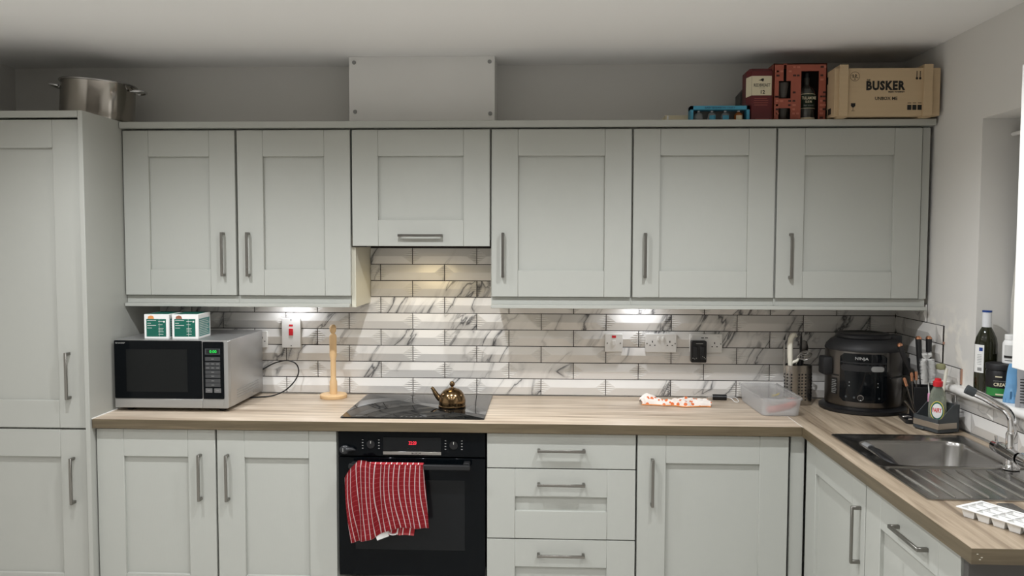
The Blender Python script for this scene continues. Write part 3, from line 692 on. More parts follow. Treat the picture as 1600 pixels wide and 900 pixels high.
pins(t, .500, 1.165, y); rocker(t, .480, 1.193, y)
t, y = faceplate('cooker_switch', 'tall white cooker switch with a red rocker', .593, .682, 1.130, 1.270, 'switch')
rocker(t, .6375, 1.205, y, 'red', .020, .032); bm = BM(); box(bm, .628, .647, y-.001, y, 1.232, 1.240); P('neon', bm, 'red', t); screws(t, ((.6375, 1.262), (.6375, 1.140)), y)
t, y = faceplate('fused_switch', 'small white switch with a red neon, left of the twin socket', 2.111, 2.193, 1.123, 1.206, 'switch')
rocker(t, 2.152, 1.165, y, w_=.016, h=.024); bm = BM(); box(bm, 2.143, 2.162, y-.0012, y, 1.188, 1.199, .0004); P('neon', bm, 'red', t); screws(t, ((2.122, 1.163), (2.182, 1.163)), y)
t, y = faceplate('double_socket', 'white double socket with nothing plugged in', 2.298, 2.441, 1.122, 1.208)
for x in (2.330, 2.410): pins(t, x, 1.160, y)
rocker(t, 2.357, 1.186, y); rocker(t, 2.379, 1.186, y); screws(t, ((2.305, 1.163), (2.434, 1.163)), y)
t, y = faceplate('double_socket', 'white double socket holding the black charger', 2.502, 2.650, 1.122, 1.208)
pins(t, 2.615, 1.155, y); rocker(t, 2.630, 1.190, y, w_=.012, h=.014); rocker(t, 2.512, 1.196, y, w_=.009, h=.012)
bm = BM(); box(bm, 2.553, 2.566, y-.0005, y, 1.189, 1.193); box(bm, 2.571, 2.584, y-.0005, y, 1.189, 1.193); P('charging_port', bm, 'ink', t); screws(t, ((2.643, 1.163),), y)
ch = thing('plug_charger', 'black battery charger plugged into the right socket', 'charger', (2.537, -.05, 1.080))
bm = BM(); plate(bm, 2.503, 2.573, 1.080, 1.180, -.062, -.0295, .006, e=.003); P('case', bm, 'black', ch)
bm = BM(); box(bm, 2.524, 2.556, -.0626, -.0621, 1.166, 1.170); P('logo_bar', bm, 'greyink', ch)
for x in (2.522, 2.554):
    bm = BM(); box(bm, x-.010, x+.010, -.066, -.0622, 1.094, 1.155, .002); P('battery_slot', bm, 'leather', ch)
bm = BM()
for i, (x, z) in enumerate(((2.509, 1.100), (2.516, 1.097), (2.524, 1.1), (2.553, 1.108), (2.560, 1.104), (2.565, 1.098))): box(bm, x, x+.003, -.0665, -.0621, z, z+.002)
P('print', bm, 'whiteink', ch)
# ------------------------------------------------------------------ kitchen roll holder
kr = thing('kitchen_roll_holder', 'empty turned pine kitchen roll holder beside the hob', 'holder', (.868, -.105, .9103))
bm = BM(); lathe(bm, [(.060, 0), (.062, .003), (.062, .014), (.058, .018), (.001, .018)], (.857, -.105, .9103), 36); P('base', bm, 'pine', kr)
bm = BM(); lathe(bm, [(.0165, .018), (.0175, .05), (.017, .075), (.0125, .088), (.0125, .16), (.0125, .175), (.0165, .20), (.0165, .285), (.014, .292), (.009, .297), (.009, .300), (.0135, .306), (.0155, .318), (.014, .330), (.008, .338), (.001, .339)], (.857, -.105, .9103), 24); P('post', bm, 'pine', kr)
# ------------------------------------------------------------------ miniature bronze teapot
tp = thing('teapot', 'small dark bronze teapot standing on the hob', 'teapot', (1.432, -.31, .9158)); c = (1.432, -.31, .9158); k = .92
bm = BM(); lathe(bm, [(.055, 0), (.060, .002), (.060, .006), (.0575, .009), (.0585, .018), (.058, .030), (.055, .045), (.049, .058), (.040, .069), (.028, .077), (.015, .0805), (.001, .081)], c, 36); P('body', bm, 'bronze', tp)
bm = BM(); lathe(bm, [(.018, .079), (.014, .083), (.006, .084), (.005, .088), (.010, .092), (.012, .099), (.010, .106), (.005, .110), (.001, .111)], c, 20); P('lid_knob', bm, 'bronze', tp)
bm = BM(); tube(bm, curve([(1.388, -.31, .944), (1.372, -.31, .955), (1.358, -.31, .975), (1.348, -.31, .992), (1.341, -.31, .998)], 4), [.015]*1+[.014, .0135, .013, .012, .0115, .011, .0105, .010, .009, .0085, .008, .0075, .007, .0068, .0065, .0065], 12); P('spout', bm, 'bronze', tp)
# ------------------------------------------------------------------ crumpled cloth
def rag():
    bm = BM(); NU, NV = 60, 16; g = []
    for i in range(NU+1):
        s = i/NU; row = []
        x = 2.262+.298*s; cy = -.172-.045*s+.012*math.sin(s*9)
        wd = .040*(.62+.5*abs(math.sin(s*PI*1.9+.5)))*(1 if s > .05 else .75)
        wd *= 1-.35*math.exp(-((s-.48)/.08)**2)
        for j in range(NV+1):
            q = j/NV*2-1
            hgt = (.026+.007*math.sin(s*11))*math.sqrt(max(0, 1-q*q))*(.7+.5*math.sin(s*7+1)**2)+.004*math.sin(s*19+q*5)*(1-q*q)+.0035*math.sin(s*37-q*9)*(1-q*q)+.003*math.sin(s*11+q*17)
            row.append(bm.verts.new((x+.006*math.sin(q*4+s*10), cy+wd*q*(1+.1*math.sin(s*23)), .9112+max(0, hgt))))
        g.append(row)
    for i in range(NU):
        for j in range(NV): bm.faces.new((g[i][j], g[i+1][j], g[i+1][j+1], g[i][j+1]))
    t = thing('dish_cloth', 'crumpled white cloth with orange spots lying on the worktop', 'cloth', (2.41, -.19, .9105))
    P('cloth', bm, 'dots', t, ang=80)
    bm = BM(); tube(bm, [v.co.copy() for v in []] or [(2.262+.298*i/40, -.172-.045*i/40+.012*math.sin(i/40*9)-.040*(.7+.45*abs(math.sin(i/40*PI*1.9+.5)))*(1-.35*math.exp(-((i/40-.48)/.08)**2)), .9135) for i in range(41)], .0026, 6); P('hem', bm, 'orange', t, label='orange stitched hem')
rag()
# ------------------------------------------------------------------ black hand tool with a white cord
pe = thing('corded_tool', 'short black tool with a white cord behind the plastic tub', 'tool', (2.63, -.07, .9103))
bm = BM(); cyl(bm, (2.602, -.066, .9235), (2.664, -.073, .9235), .0130, .0130, 18); P('grip', bm, 'black', pe)
bm = BM(); tube(bm, [(2.574, -.063, .922), (2.586, -.0645, .9225), (2.6015, -.066, .9235)], [.0012, .0035, .006], 10); P('tip', bm, 'chrome', pe)
bm = BM(); tube(bm, curve([(2.664, -.073, .9235), (2.685, -.078, .919), (2.690, -.11, .913), (2.70, -.125, .912), (2.712, -.10, .913), (2.715, -.03, .914), (2.69, -.03, .9165), (2.664, -.072, .927)], 6), .0018, 6); P('cord', bm, 'whitecard', pe)
# ------------------------------------------------------------------ plastic tub with sausage
def tubbox():
    t = thing('food_container', 'clear plastic food container with a lid and a pink sausage inside', 'container', (2.81, -.24, .9103), .02)
    a, b = .083, .195; h = .075
    def rr(s, z, r=.03): return rrect(-a*s, a*s, -b*s, b*s, r, z, 7)
    bm = BM(); loft(bm, [rr(.90, .0005), rr(.93, .004), rr(1.0, h)], True, False)
    loft(bm, [list(reversed(rr(.98, h))), list(reversed(rr(.91, .006))), list(reversed(rr(.88, .0035)))], False, True); P('tub', bm, 'frost', t, local=True)
    bm = BM(); loft(bm, [rr(1.02, h-.006, .033), rr(1.05, h-.005, .034), rr(1.05, h+.004, .034), rr(1.01, h+.006, .032), rr(.95, h+.001, .028), rr(.93, h+.001, .028)], False, True); P('lid', bm, 'clear', t, local=True)
    bm = BM(); tube(bm, curve([(-.058, -.158, .024), (-.015, -.166, .030), (.035, -.163, .042), (.064, -.140, .050)], 6), [.004]+[.0145]*17+[.005], 14); P('sausage', bm, 'meat', t, local=True, label='pink sausage')
    bm = BM(); tube(bm, [(-.015, -.09, .068), (.01, -.08, .071), (.03, -.045, .070)], [.003, .005, .003], 8, flat=.5); P('wrapper', bm, 'yellow', t, local=True, label='yellow wrapper')
tubbox()
# ------------------------------------------------------------------ cutlery drainer with tools
ut = thing('utensil_holder', 'perforated steel utensil holder standing in the corner by the tiles', 'holder', (2.955, -.14, .9103))
def lobed(z, s=1, n=48):
    out = []
    for i in range(n):
        a = 2*PI*i/n; r = .047*s*(1+.16*math.cos(3*(a+.35)))
        out.append((2.955+r*1.22*math.cos(a), -.145+r*math.sin(a), z))
    return out
bm = BM(); loft(bm, [lobed(.9105, .98), lobed(.914), lobed(1.083), lobed(1.088, 1.02), lobed(1.088, .96), lobed(.916, .95)], True, True); P('canister', bm, 'steel', ut)
bm = BM()
for i in range(11):
    a = PI+PI*(i+.5)/11; r = .047*(1+.16*math.cos(3*(a+.35)))
    if i == 4: continue
    p = Vector((2.955+r*1.22*math.cos(a), -.145+r*math.sin(a), 0)); e_ = .01
    r2 = .047*(1+.16*math.cos(3*(a+e_+.35))); p2 = Vector((2.955+r2*1.22*math.cos(a+e_), -.145+r2*math.sin(a+e_), 0)); tg = (p2-p).normalized(); nrm = Vector((tg.y, -tg.x, 0))
    for k_ in range(9): disc(bm, p+Vector((0, 0,   .936+.0140*k_)), .0040, nrm, .0006, 8)
P('perforation', bm, 'ink', ut, kind='stuff')
uz = 1.04
def item(name, label, cat, parts, group='tools in the steel holder'):
    t = thing(name, label, cat, (2.955, -.145, uz), group=group)
    for n_, bm_, m_ in parts: P(n_, bm_, m_, t)
bm = BM(); tube(bm, curve([(2.925, -.160, 1.03), (2.922, -.160, 1.10), (2.920, -.160, 1.17), (2.923, -.160, 1.205), (2.935, -.160, 1.222), (2.950, -.160, 1.214)], 6), [.013]*8+[.0145]*16+[.014, .013, .012, .010, .008, .006, .004], 14, flat=.8)
bm2 = BM(); tube(bm2, [(2.928, -.162, 1.098), (2.95, -.165, 1.108), (2.957, -.165, 1.118)], [.008, .007, .004], 10)
item('hand_blender', 'white handled kitchen tool standing upright in the steel holder', 'utensil', [('handle', bm, 'cream'), ('thumb_rest', bm2, 'cream')])
M['cream2'] = mat('ivory_plastic', (.78, .75, .64), .3)
for o in S.objects:
    if o.parent and o.parent.name.startswith('hand_blender') and o.data: o.data.materials[0] = M['cream2']
bm = BM(); tube(bm, [(2.975, -.135, 1.03), (2.974, -.135, 1.14), (2.975, -.135, 1.20), (2.976, -.135, 1.232)], [.004, .011, .012, .003], 10, flat=.35); item('spatula', 'slim black pointed spatula at the back of the steel holder', 'utensil', [('blade', bm, 'black')])
bm = BM(); tube(bm, [(2.902, -.14, 1.03), (2.899, -.14, 1.16), (2.899, -.14, 1.20)], [.007, .008, .003], 10, flat=.5); bm2 = BM(); tube(bm2, [(2.899, -.14, 1.197), (2.906, -.14, 1.222)], [.005, .001], 8)
item('peeler', 'narrow steel peeler at the left of the steel holder', 'utensil', [('handle', bm, 'steel'), ('blade', bm2, 'black')])
bm = BM(); bm2 = BM(); tube(bm, [(2.960, -.16, 1.02), (2.945, -.172, 1.10)], .005, 8)
for i in range(7):
    a = PI*i/7; d_ = Vector((.55, -.1, .12)).normalized(); sd = Vector((0, math.cos(a), math.sin(a)))*.017; o_ = Vector((2.948, -.165, 1.125))
    tube(bm2, curve([o_, o_+d_*.02+sd, o_+d_*.045+sd*1.1, o_+d_*.066, o_+d_*.045-sd*1.1, o_+d_*.02-sd, o_], 4), .0011, 5, cap=False)
item('whisk', 'steel balloon whisk leaning right in the steel holder', 'utensil', [('handle', bm, 'steel'), ('wire_loop', bm2, 'steel')])
bm = BM(); tube(bm, [(2.985, -.12, 1.03), (2.990, -.12, 1.13)], .005, 8); bm2 = BM(); lathe(bm2, [(.001, -.035), (.014, -.028), (.021, 0), (.014, .028), (.001, .035)], (0, 0, 0), 16, sy=.25); bm2.transform(Matrix.Translation((2.992, -.12, 1.160)))
item('serving_spoon', 'grey serving spoon behind the whisk in the steel holder', 'utensil', [('handle', bm, 'darksteel'), ('bowl', bm2, 'darksteel')])
bm = BM(); tube(bm, [(2.968, -.15, 1.03), (2.966, -.155, 1.115)], [.009, .011], 10); item('knife', 'short black knife handle low in the steel holder', 'utensil', [('handle', bm, 'black')])
# ------------------------------------------------------------------ multi cooker
FC = Vector((3.215, -.225, 0)); 
mc = thing('multi_cooker', 'large black and steel multi cooker in the worktop corner', 'cooker', (FC.x, FC.y, .9103))
FA = math.atan2(-1, -.36)       # it faces the room, turned slightly left
bm = BM(); lathe(bm, [(.172, 0), (.178, .004), (.178, .016), (.165, .024), (.152, .026)], (FC.x, FC.y, .9103), 48); P('base', bm, 'black', mc)
bm = BM(); lathe(bm, [(.152, .026), (.154, .032), (.156, .20), (.1565, .238), (.155, .262)], (FC.x, FC.y, .9103), 56); P('shell', bm, 'darksteel', mc)
bm = BM(); lathe(bm, [(.157, .262), (.158, .268), (.152, .282), (.135, .300), (.118, .310), (.06, .312), (.001, .312)], (FC.x, FC.y, .9103), 48); ld = P('lid', bm, 'matteblack', mc)
bm = BM(); lathe(bm, [(.108, .309), (.112, .314), (.112, .325), (.104, .331), (.090, .332), (.084, .328), (.001, .328)], (FC.x-.003, FC.y, .9103), 44); P('lid_grip', bm, 'black', ld)
def cpt(a, r, z): return Vector((FC.x+r*math.cos(FA+a), FC.y+r*math.sin(FA+a), z))
def cpatch(bm, a0, a1, z0, z1, r0, r1, corner=.02, na=16):
    """patch wrapped round the shell with rounded corners"""
    rows = [z0+(z1-z0)*k/14 for k in range(15)]; rr_ = .157; rings = []
    for z in rows:
        d = min(z-z0, z1-z); ins = 0 if d >= corner else corner-math.sqrt(max(0, corner**2-(corner-d)**2)); ia = ins/rr_
        A0, A1 = a0+ia, a1-ia
        fr = [cpt(A0+(A1-A0)*i/na, r1, z) for i in range(na+1)]; bk = [cpt(A0+(A1-A0)*i/na, r0, z) for i in range(na, -1, -1)]
        rings.append(fr+bk)
    loft(bm, rings)
bm = BM(); cpatch(bm, -.62, .60, .962, 1.166, .150, .1590, .018); fp = P('front_panel', bm, 'gloss', mc)
bm = BM(); cpatch(bm, -.60, .58, 1.125, 1.130, .157, .1598, .002); cpatch(bm, -.58, .56, 1.092, 1.118, .157, .1605, .01); P('crease', bm, 'matteblack', fp)
bm = BM(); cpatch(bm, .18, .50, 1.094, 1.116, .159, .1640, .010); P('vent_switch', bm, mat('pewter_plastic', (.24, .24, .23), .35), fp)
bm = BM(); cpatch(bm, -.27, .17, .975, 1.078, .157, .1596, .002); P('display', bm, 'gloss', fp)
def ctext(s, a, z, h, m='greyink', wd=None, name='lettering', bold=.01):
    p = cpt(a, .1602, z); tg = Vector((-math.sin(FA+a), math.cos(FA+a), 0)); text(name, s, m, mc, p, tg, (0, 0, 1), height=h, width=wd, align='c', bold=bold)
ctext('NINJA', -.05, 1.138, .015, wd=.052, name='maker_lettering', m=mat('silver_print', (.38, .38, .37), .4))
for a in (-.35, .36):
    for z in (1.045, 1.03): bm = BM(); p = cpt(a, .1592, z); n_ = (p-Vector((FC.x, FC.y, z))); disc(bm, p, .0022, n_, .0005, 8); P('touch_key', bm, 'greyink', fp)
for a in (-.43, -.22, .40): bm = BM(); p = cpt(a, .1592, .982); n_ = (p-Vector((FC.x, FC.y, .982))); disc(bm, p, .0045, n_, .0005, 10); P('touch_key', bm, 'greyplastic', fp)
bm = BM(); p = cpt(-.06, .158, .983); n_ = (p-Vector((FC.x, FC.y, .983))).normalized(); cyl(bm, p, p+n_*.010, .0125, .0125, 28); P('dial', bm, 'black', fp)
bm = BM(); tg = Vector((-n_.y, n_.x, 0)); tube(bm, [p+n_*.0105+tg*.0112*math.cos(t)+Vector((0, 0, 1))*.0112*math.sin(t) for t in [2*PI*i/28 for i in range(29)]], .0011, 6, cap=False); P('dial_ring', bm, 'chrome', fp)
bm = BM(); cpatch(bm, .72, 1.9, 1.064, 1.070, .150, .1580, .001); cpatch(bm, -1.7, -.66, 1.064, 1.070, .150, .1580, .001); P('dark_band', bm, 'ink', mc)  # thin raised black strip round both sides of the shell
bm = BM(); cpatch(bm, -.92, -.72, .985, 1.055, .155, .1575, .003); P('sticker', bm, 'ink', mc)
bm = BM()
for i in range(8): cpatch(bm, -.90, -.76+.02*(i % 3), .990+.0075*i, .9925+.0075*i, .1576, .1580, .0005, na=3)
P('sticker_print', bm, 'greyink', mc)
for s, nm in ((-1, 'side_handle'), (1, 'side_handle')):
    bm = BM(); box(bm, -.022, .030, -.036, .036, 1.062, 1.140, .008, 2)
    bm.transform(Matrix.Translation((FC.x+s*.155*math.cos(.12), FC.y-.01, 0)) @ Matrix.Rotation(0 if s > 0 else PI, 4, 'Z')); P(nm, bm, 'matteblack', mc)
bm = BM(); box(bm, -.03, .03, -.035, .035, 1.165, 1.232, .006, 2); bm.transform(Matrix.Translation((FC.x+.130, FC.y+.02, 0))); P('hinge', bm, 'black', mc)
# ------------------------------------------------------------------ utensil stand with copper-tipped tools
us = thing('utensil_stand', 'black stand full of black tools with copper tips beside the cooker', 'stand', (3.350, -.490, .9103), -.2)
bm = BM(); slab(bm, -.07, .075, -.058, .085, 0, .014, .012); P('base', bm, 'black', us, local=True)
bm = BM()
for q in ((-.03, .07, -.005, -.002), (-.03, .07, .075, .078), (-.03, -.027, -.002, .075), (.067, .07, -.002, .075)): box(bm, *q, .0145, .14, .001)
P('sleeve', bm, 'matteblack', us, local=True)
def ctool(name, label, p0, p1, kind, tip=True):
    p0, p1 = Vector(p0), Vector(p1); d = (p1-p0).normalized(); t = thing(name, label, 'utensil', p0, group='black and copper kitchen tools')
    if kind == 'handle':
        L_ = (p1-p0).length; bm = BM(); tube(bm, [p0, p0+d*L_*.45, p0+d*L_*.55, p1-d*.02, p1-d*.006], [.003, .004, .012, .0145, .015], 14, flat=.75); P('handle', bm, 'matteblack', t)
        bm = BM(); tube(bm, [p1-d*.006, p1, p1+d*.006], [.015, .0145, .008], 14, flat=.75); P('copper_tip', bm, 'copper', t)
    else:
        L_ = (p1-p0).length; bm = BM(); tube(bm, [p0, p1-d*.035], [.0035, .003], 10); P('blade', bm, 'darksteel', t)
        bm = BM(); tube(bm, [p1-d*.035, p1-d*.003, p1], [.0055, .0065, .004], 10); P('copper_ferrule', bm, 'copper', t)
ctool('ladle', 'upright black handle with copper tip, left one of the tall pair', (3.371, -.44, .96), (3.360, -.42, 1.243), 'handle')
ctool('fish_slice', 'upright black handle with copper tip, right one of the tall pair', (3.405, -.43, .96), (3.402, -.42, 1.244), 'handle')
ctool('kitchen_scissors', 'thick black handle with copper tip leaning left onto the cooker', (3.350, -.44, 1.03), (3.283, -.425, 1.215), 'handle')
ctool('kitchen_knife', 'copper ringed tool leaning left, lowest in the stand', (3.318, -.52, .935), (3.272, -.50, 1.09), 'x')
ctool('kitchen_knife', 'copper ringed tool standing second from the left', (3.325, -.485, .935), (3.312, -.475, 1.108), 'x')
ctool('kitchen_knife', 'copper ringed tool standing beside the white bristles', (3.335, -.485, .935), (3.330, -.475, 1.112), 'x')
bm = BM(); tube(bm, [(3.318, -.555, .931), (3.262, -.535, 1.005)], [.004, .0045], 8); solo('skewer', bm, 'darksteel', 'short dark steel rod leaning at the foot of the black stand', 'utensil', (3.316, -.545, .926))
bm = BM(); tube(bm, [(3.268, -.505, .934), (3.286, -.510, .936), (3.30, -.512, .934)], [.003, .005, .003], 10); tube(bm, [(3.279, -.535, .930), (3.292, -.54, .931)], [.004, .003], 8); solo('clip', bm, 'chrome', 'small shiny metal clip on the base of the black stand', 'clip', (3.285, -.51, .927))
# ------------------------------------------------------------------ sink caddy
cd = thing('sink_caddy', 'slate grey sink caddy with a steel strip in front of the tools', 'caddy', (3.337, -.640, .9103), -1.24)
w2, dp = .062, .049
def cad_ring(z, s=1, o=0): return rrect(-w2*s-o, w2*s+o, -dp*s-o, dp*s+o, .012, z, 4)
bm = BM()
def sideprof(x0, x1):      # cheek with sloping top: tall at the back
    flat(bm, [(x0, -dp, .008), (x0, dp, .008), (x0, dp, .108), (x0, dp-.028, .108), (x0, -dp+.016, .058), (x0, -dp, .055)], (1, 0, 0), x1-x0)
sideprof(-w2, -w2+.004); sideprof(w2-.004, w2); box(bm, -w2, w2, dp-.004, dp, .008, .108, .001); box(bm, -w2, w2, -dp, -dp+.004, .008, .056, .001); box(bm, -w2, w2, -dp, dp, .004, .010, .001)
bmesh.ops.recalc_face_normals(bm, faces=bm.faces[:]); P('tray', bm, 'greyplastic', cd, local=True)
bm = BM(); box(bm, -w2+.001, w2+.0014, -dp-.0016, -dp-.0002, .018, .040, .0004); box(bm, w2+.0002, w2+.0014, -dp, dp-.012, .018, .040, .0004); P('steel_strip', bm, mat('satin_steel_strip', (.45, .40, .34), .35, metal=.8), cd, local=True)
bm = BM(); box(bm, -.05, -.005, -dp-.006, -dp+.002, .004, .012, .002); P('spout_lip', bm, 'greyplastic', cd, local=True)
for x in (-.05, .05): bm = BM(); box(bm, x-.006, x+.006, -.03, .03, 0, .0042); P('foot', bm, 'black', cd, local=True)
bm = BM(); tube(bm, curve([(.005, dp-.01, .06), (.005, dp-.01, .140), (.009, dp-.01, .146), (.046, dp-.01, .143), (.050, dp-.01, .136), (.049, dp-.01, .06)], 5), .0016, 6); P('wire_rail', bm, 'chrome', cd, local=True, label='chrome wire rail')
# soap bottle
sb = thing('soap_bottle', 'clear washing-up liquid bottle with a red cap in the caddy', 'bottle', (3.330, -.662, .9215), -.45)
bm = BM(); lathe(bm, [(.025, 0), (.029, .004), (.031, .02), (.0315, .08), (.030, .115), (.024, .142), (.015, .160), (.013, .165)], (0, 0, 0), 28, sy=.62); P('bottle', bm, 'soap', sb, local=True)
bm = BM(); lathe(bm, [(.0165, .163), (.0175, .167), (.0175, .181), (.012, .185), (.011, .193), (.001, .195)], (0, 0, 0), 20); P('cap', bm, 'red', sb, local=True)
def ell(rx, rz, zc, y, n=24, pw=2): return [(rx*math.cos(2*PI*i/n), y, zc+.006+rz*math.sin(2*PI*i/n)) for i in range(n)]
for rx, rz, y, m_, nm in ((.0235, .037, -.0203, 'yellow', 'label_border'), (.0215, .034, -.0209, 'green', 'label_ring'), (.0180, .028, -.0215, 'whitecard', 'label_face')):
    bm = BM(); flat(bm, ell(rx, rz, .066, y), (0, -1, 0), .0006); P(nm, bm, m_, sb, local=True)
text('label_lettering', 'FAIRY', 'red', sb, (0, -.0222, .066), *FR, width=.032, height=.017, align='c', bold=.03, local=True)
# bottle brush, twisted wire with bristles
bb = thing('bottle_brush', 'white bristle bottle brush with a pink collar in the caddy', 'brush', (3.330, -.625, .925))
q0, q1 = Vector((3.325, -.625, .925)), Vector((3.314, -.60, 1.200))
d = (q1-q0).normalized(); bm = BM(); tube(bm, [q0, q1], .0022, 8); P('stem', bm, 'whitecard', bb)
bm = BM(); tube(bm, [q0+d*.092, q0+d*.108, q0+d*.124], [.0065, .006, .0045], 12); P('collar', bm, 'pinkplastic', bb, label='pink collar')
bm = BM(); rnd = random.Random(3); fx, fy = frame_of(d)
for i in range(1700):
    s = .165+.105*rnd.random(); a = rnd.random()*2*PI; r = .029*(.85+.2*rnd.random())*(1 if s < .255 else .7); c0 = q0+d*s; e_ = (fx*math.cos(a)+fy*math.sin(a)); tip = c0+e_*r+d*(rnd.random()-.5)*.008+(d*.012 if s > .255 else d*0)
    u_ = d.cross(e_)*.0011; v_ = [bm.verts.new(c0-u_), bm.verts.new(c0+u_), bm.verts.new(tip)]; bm.faces.new(v_); v_ = [bm.verts.new(c0-d*.0011), bm.verts.new(c0+d*.0011), bm.verts.new(tip)]; bm.faces.new(v_)
P('bristle', bm, 'bristle', bb, kind='stuff', smooth=False)
# washing-up brush
db = thing('dish_brush', 'pale handled dish brush leaning behind the soap bottle', 'brush', (3.352, -.63, .93))
q0, q1 = Vector((3.350, -.630, .93)), Vector((3.388, -.605, 1.145))
bm = BM(); tube(bm, [q0, q0+(q1-q0)*.5, q1], [.004, .0055, .0065], 10); P('handle', bm, 'cream2', db)
bm = BM(); lathe(bm, [(.001, -.013), (.016, -.010), (.019, 0), (.015, .010), (.001, .013)], (0, 0, 0), 16); bm.transform(Matrix.Translation(q1+Vector((-.018, .01, .005)))); P('scrub_head', bm, mat('olive_bristle', (.30, .30, .16), .8, bump=.8, bscale=300), db, label='olive green scrub head')
# ------------------------------------------------------------------ sink
sk = thing('kitchen_sink', 'stainless steel inset sink with a ribbed drainer', 'sink', (3.14, -1.13, .75))
OX0, OX1, OY0, OY1 = 2.905, 3.385, -1.525, -.738
bm = BM()
z = .9103
def rb(x0, x1, y0, y1, r, z, k=8): return rrect(x0, x1, y0, y1, r, z, k)
BX0, BX1, BY0, BY1 = 2.957, 3.330, -1.165, -.830
loft(bm, [rb(OX0, OX1, -1.192, OY1, .012, z), rb(OX0, OX1, -1.192, OY1, .012, z+.0035), rb(OX0+.006, OX1-.006, -1.190, OY1-.006, .014, z+.0055), rb(OX0+.016, OX1-.016, -1.188, OY1-.016, .02, z+.0025), rb(BX0-.006, BX1+.006, BY0-.006, BY1+.006, .066, z+.0028), rb(BX0-.001, BX1+.001, BY0-.001, BY1+.001, .062, z+.0010)], False, False)
P('deck', bm, 'sinksteel', sk)
bm = BM(); loft(bm, [rb(BX0-.001, BX1+.001, BY0-.001, BY1+.001, .062, z+.0010), rb(BX0+.004, BX1-.004, BY0+.004, BY1-.004, .060, z-.012), rb(BX0+.010, BX1-.010, BY0+.010, BY1-.010, .058, z-.125), rb(BX0+.020, BX1-.020, BY0+.020, BY1-.020, .054, z-.142), rb(BX0+.045, BX1-.045, BY0+.045, BY1-.045, .05, z-.150)], False, True); P('bowl', bm, 'sinksteel', sk)
bm = BM(); cyl(bm, (3.14, -1.0, z-.1495), (3.14, -1.0, z-.147), .043, .040, 28); P('waste', bm, 'chrome', sk)
bm = BM(); box(bm, OX0+.014, OX1-.014, -1.511, -1.190, z, z+.0015); loft(bm, [rb(OX0, OX1, OY0, -1.185, .012, z), rb(OX0, OX1, OY0, -1.185, .012, z+.0035), rb(OX0+.006, OX1-.006, OY0+.006, -1.191, .014, z+.0055), rb(OX0+.016, OX1-.016, OY0+.016, -1.197, .02, z+.0016)], False, False); P('drainer', bm, 'sinksteel', sk)
RIB = mat('rib_glint_steel', (.62, .61, .59), .25, metal=1)  # paler than the sink steel: the ribs' reflected glint is put into the colour
for i in range(9):
    x = 2.945+.047*i; bm = BM(); y0 = -1.500; y1 = -1.215 if i < 7 else -1.26
    tube(bm, [(x, y0, z+.0012), (x, y0+.012, z+.0022), (x, y1-.02, z+.0022), (x, y1, z+.0010)], [.002, .0048, .0048, .002], 10, flat=1); P('rib', bm, RIB, sk)
# sink strainer / scoop resting over the rim
sc = thing('serving_scoop', 'black plastic scoop resting over the left rim of the sink', 'scoop', (2.99, -1.05, .915))
bm = BM(); tube(bm, [(2.957, -.985, .925), (2.968, -1.01, .921), (2.985, -1.06, .905), (3.000, -1.11, .895)], [.010, .016, .020, .004], 14, flat=.4); P('blade', bm, 'black', sc)
bm = BM(); tube(bm, [(2.948, -.955, .930), (2.958, -.985, .926)], [.013, .0145], 12, flat=.5); P('grip', bm, mat('grey_plastic', (.18, .18, .18), .4), sc)
# mixer tap
tpp = thing('mixer_tap', 'chrome kitchen mixer tap with a swan neck spout behind the sink', 'tap', (3.312, -1.195, z+.004)); tc_ = Vector((3.312, -1.195, 0))
bm = BM(); lathe(bm, [(.026, z+.004), (.026, z+.008), (.019, z+.012), (.015, z+.02), (.015, z+.05)], (tc_.x, tc_.y, 0), 24); P('pillar', bm, 'chrome', tpp)
bm = BM(); cyl(bm, (tc_.x-.012, tc_.y-.062, .962), (tc_.x+.004, tc_.y+.068, .962), .019, .019, 24); P('valve_body', bm, 'chrome', tpp)
for s in (-1, 1):
    bm = BM(); a_ = Vector((tc_.x+.004*s, tc_.y+s*.070, .962)); cyl(bm, a_, a_+Vector((.004*s, s*.040, 0)), .0215, .018, 20); h_ = P('lever', bm, 'chrome', tpp)
    bm = BM(); tube(bm, [a_+Vector((0, s*.022, .018)), a_+Vector((0, s*.024, .036))], [.005, .006], 10); P('lever_knob', bm, 'chrome', h_)
bm = BM(); lathe(bm, [(.017, .975), (.017, 1.025), (.013, 1.034)], (tc_.x, tc_.y, 0), 20); P('collar', bm, 'chrome', tpp)
bm = BM(); tube(bm, curve([(tc_.x, tc_.y, 1.02), (tc_.x, tc_.y, 1.055), (tc_.x-.004, tc_.y+.003, 1.080), (tc_.x-.020, tc_.y+.007, 1.103), (tc_.x-.045, tc_.y+.012, 1.118), (tc_.x-.078, tc_.y+.020, 1.138), (tc_.x-.108, tc_.y+.030, 1.152)], 8), .0125, 18); P('spout', bm, 'chrome', tpp)
bm = BM(); tube(bm, [(tc_.x-.104, tc_.y+.029, 1.1500), (tc_.x-.119, tc_.y+.033, 1.1575), (tc_.x-.128, tc_.y+.036, 1.1620)], [.0140, .0150, .0150], 18); P('nozzle', bm, 'greyplastic', tpp, label='dark spout nozzle')
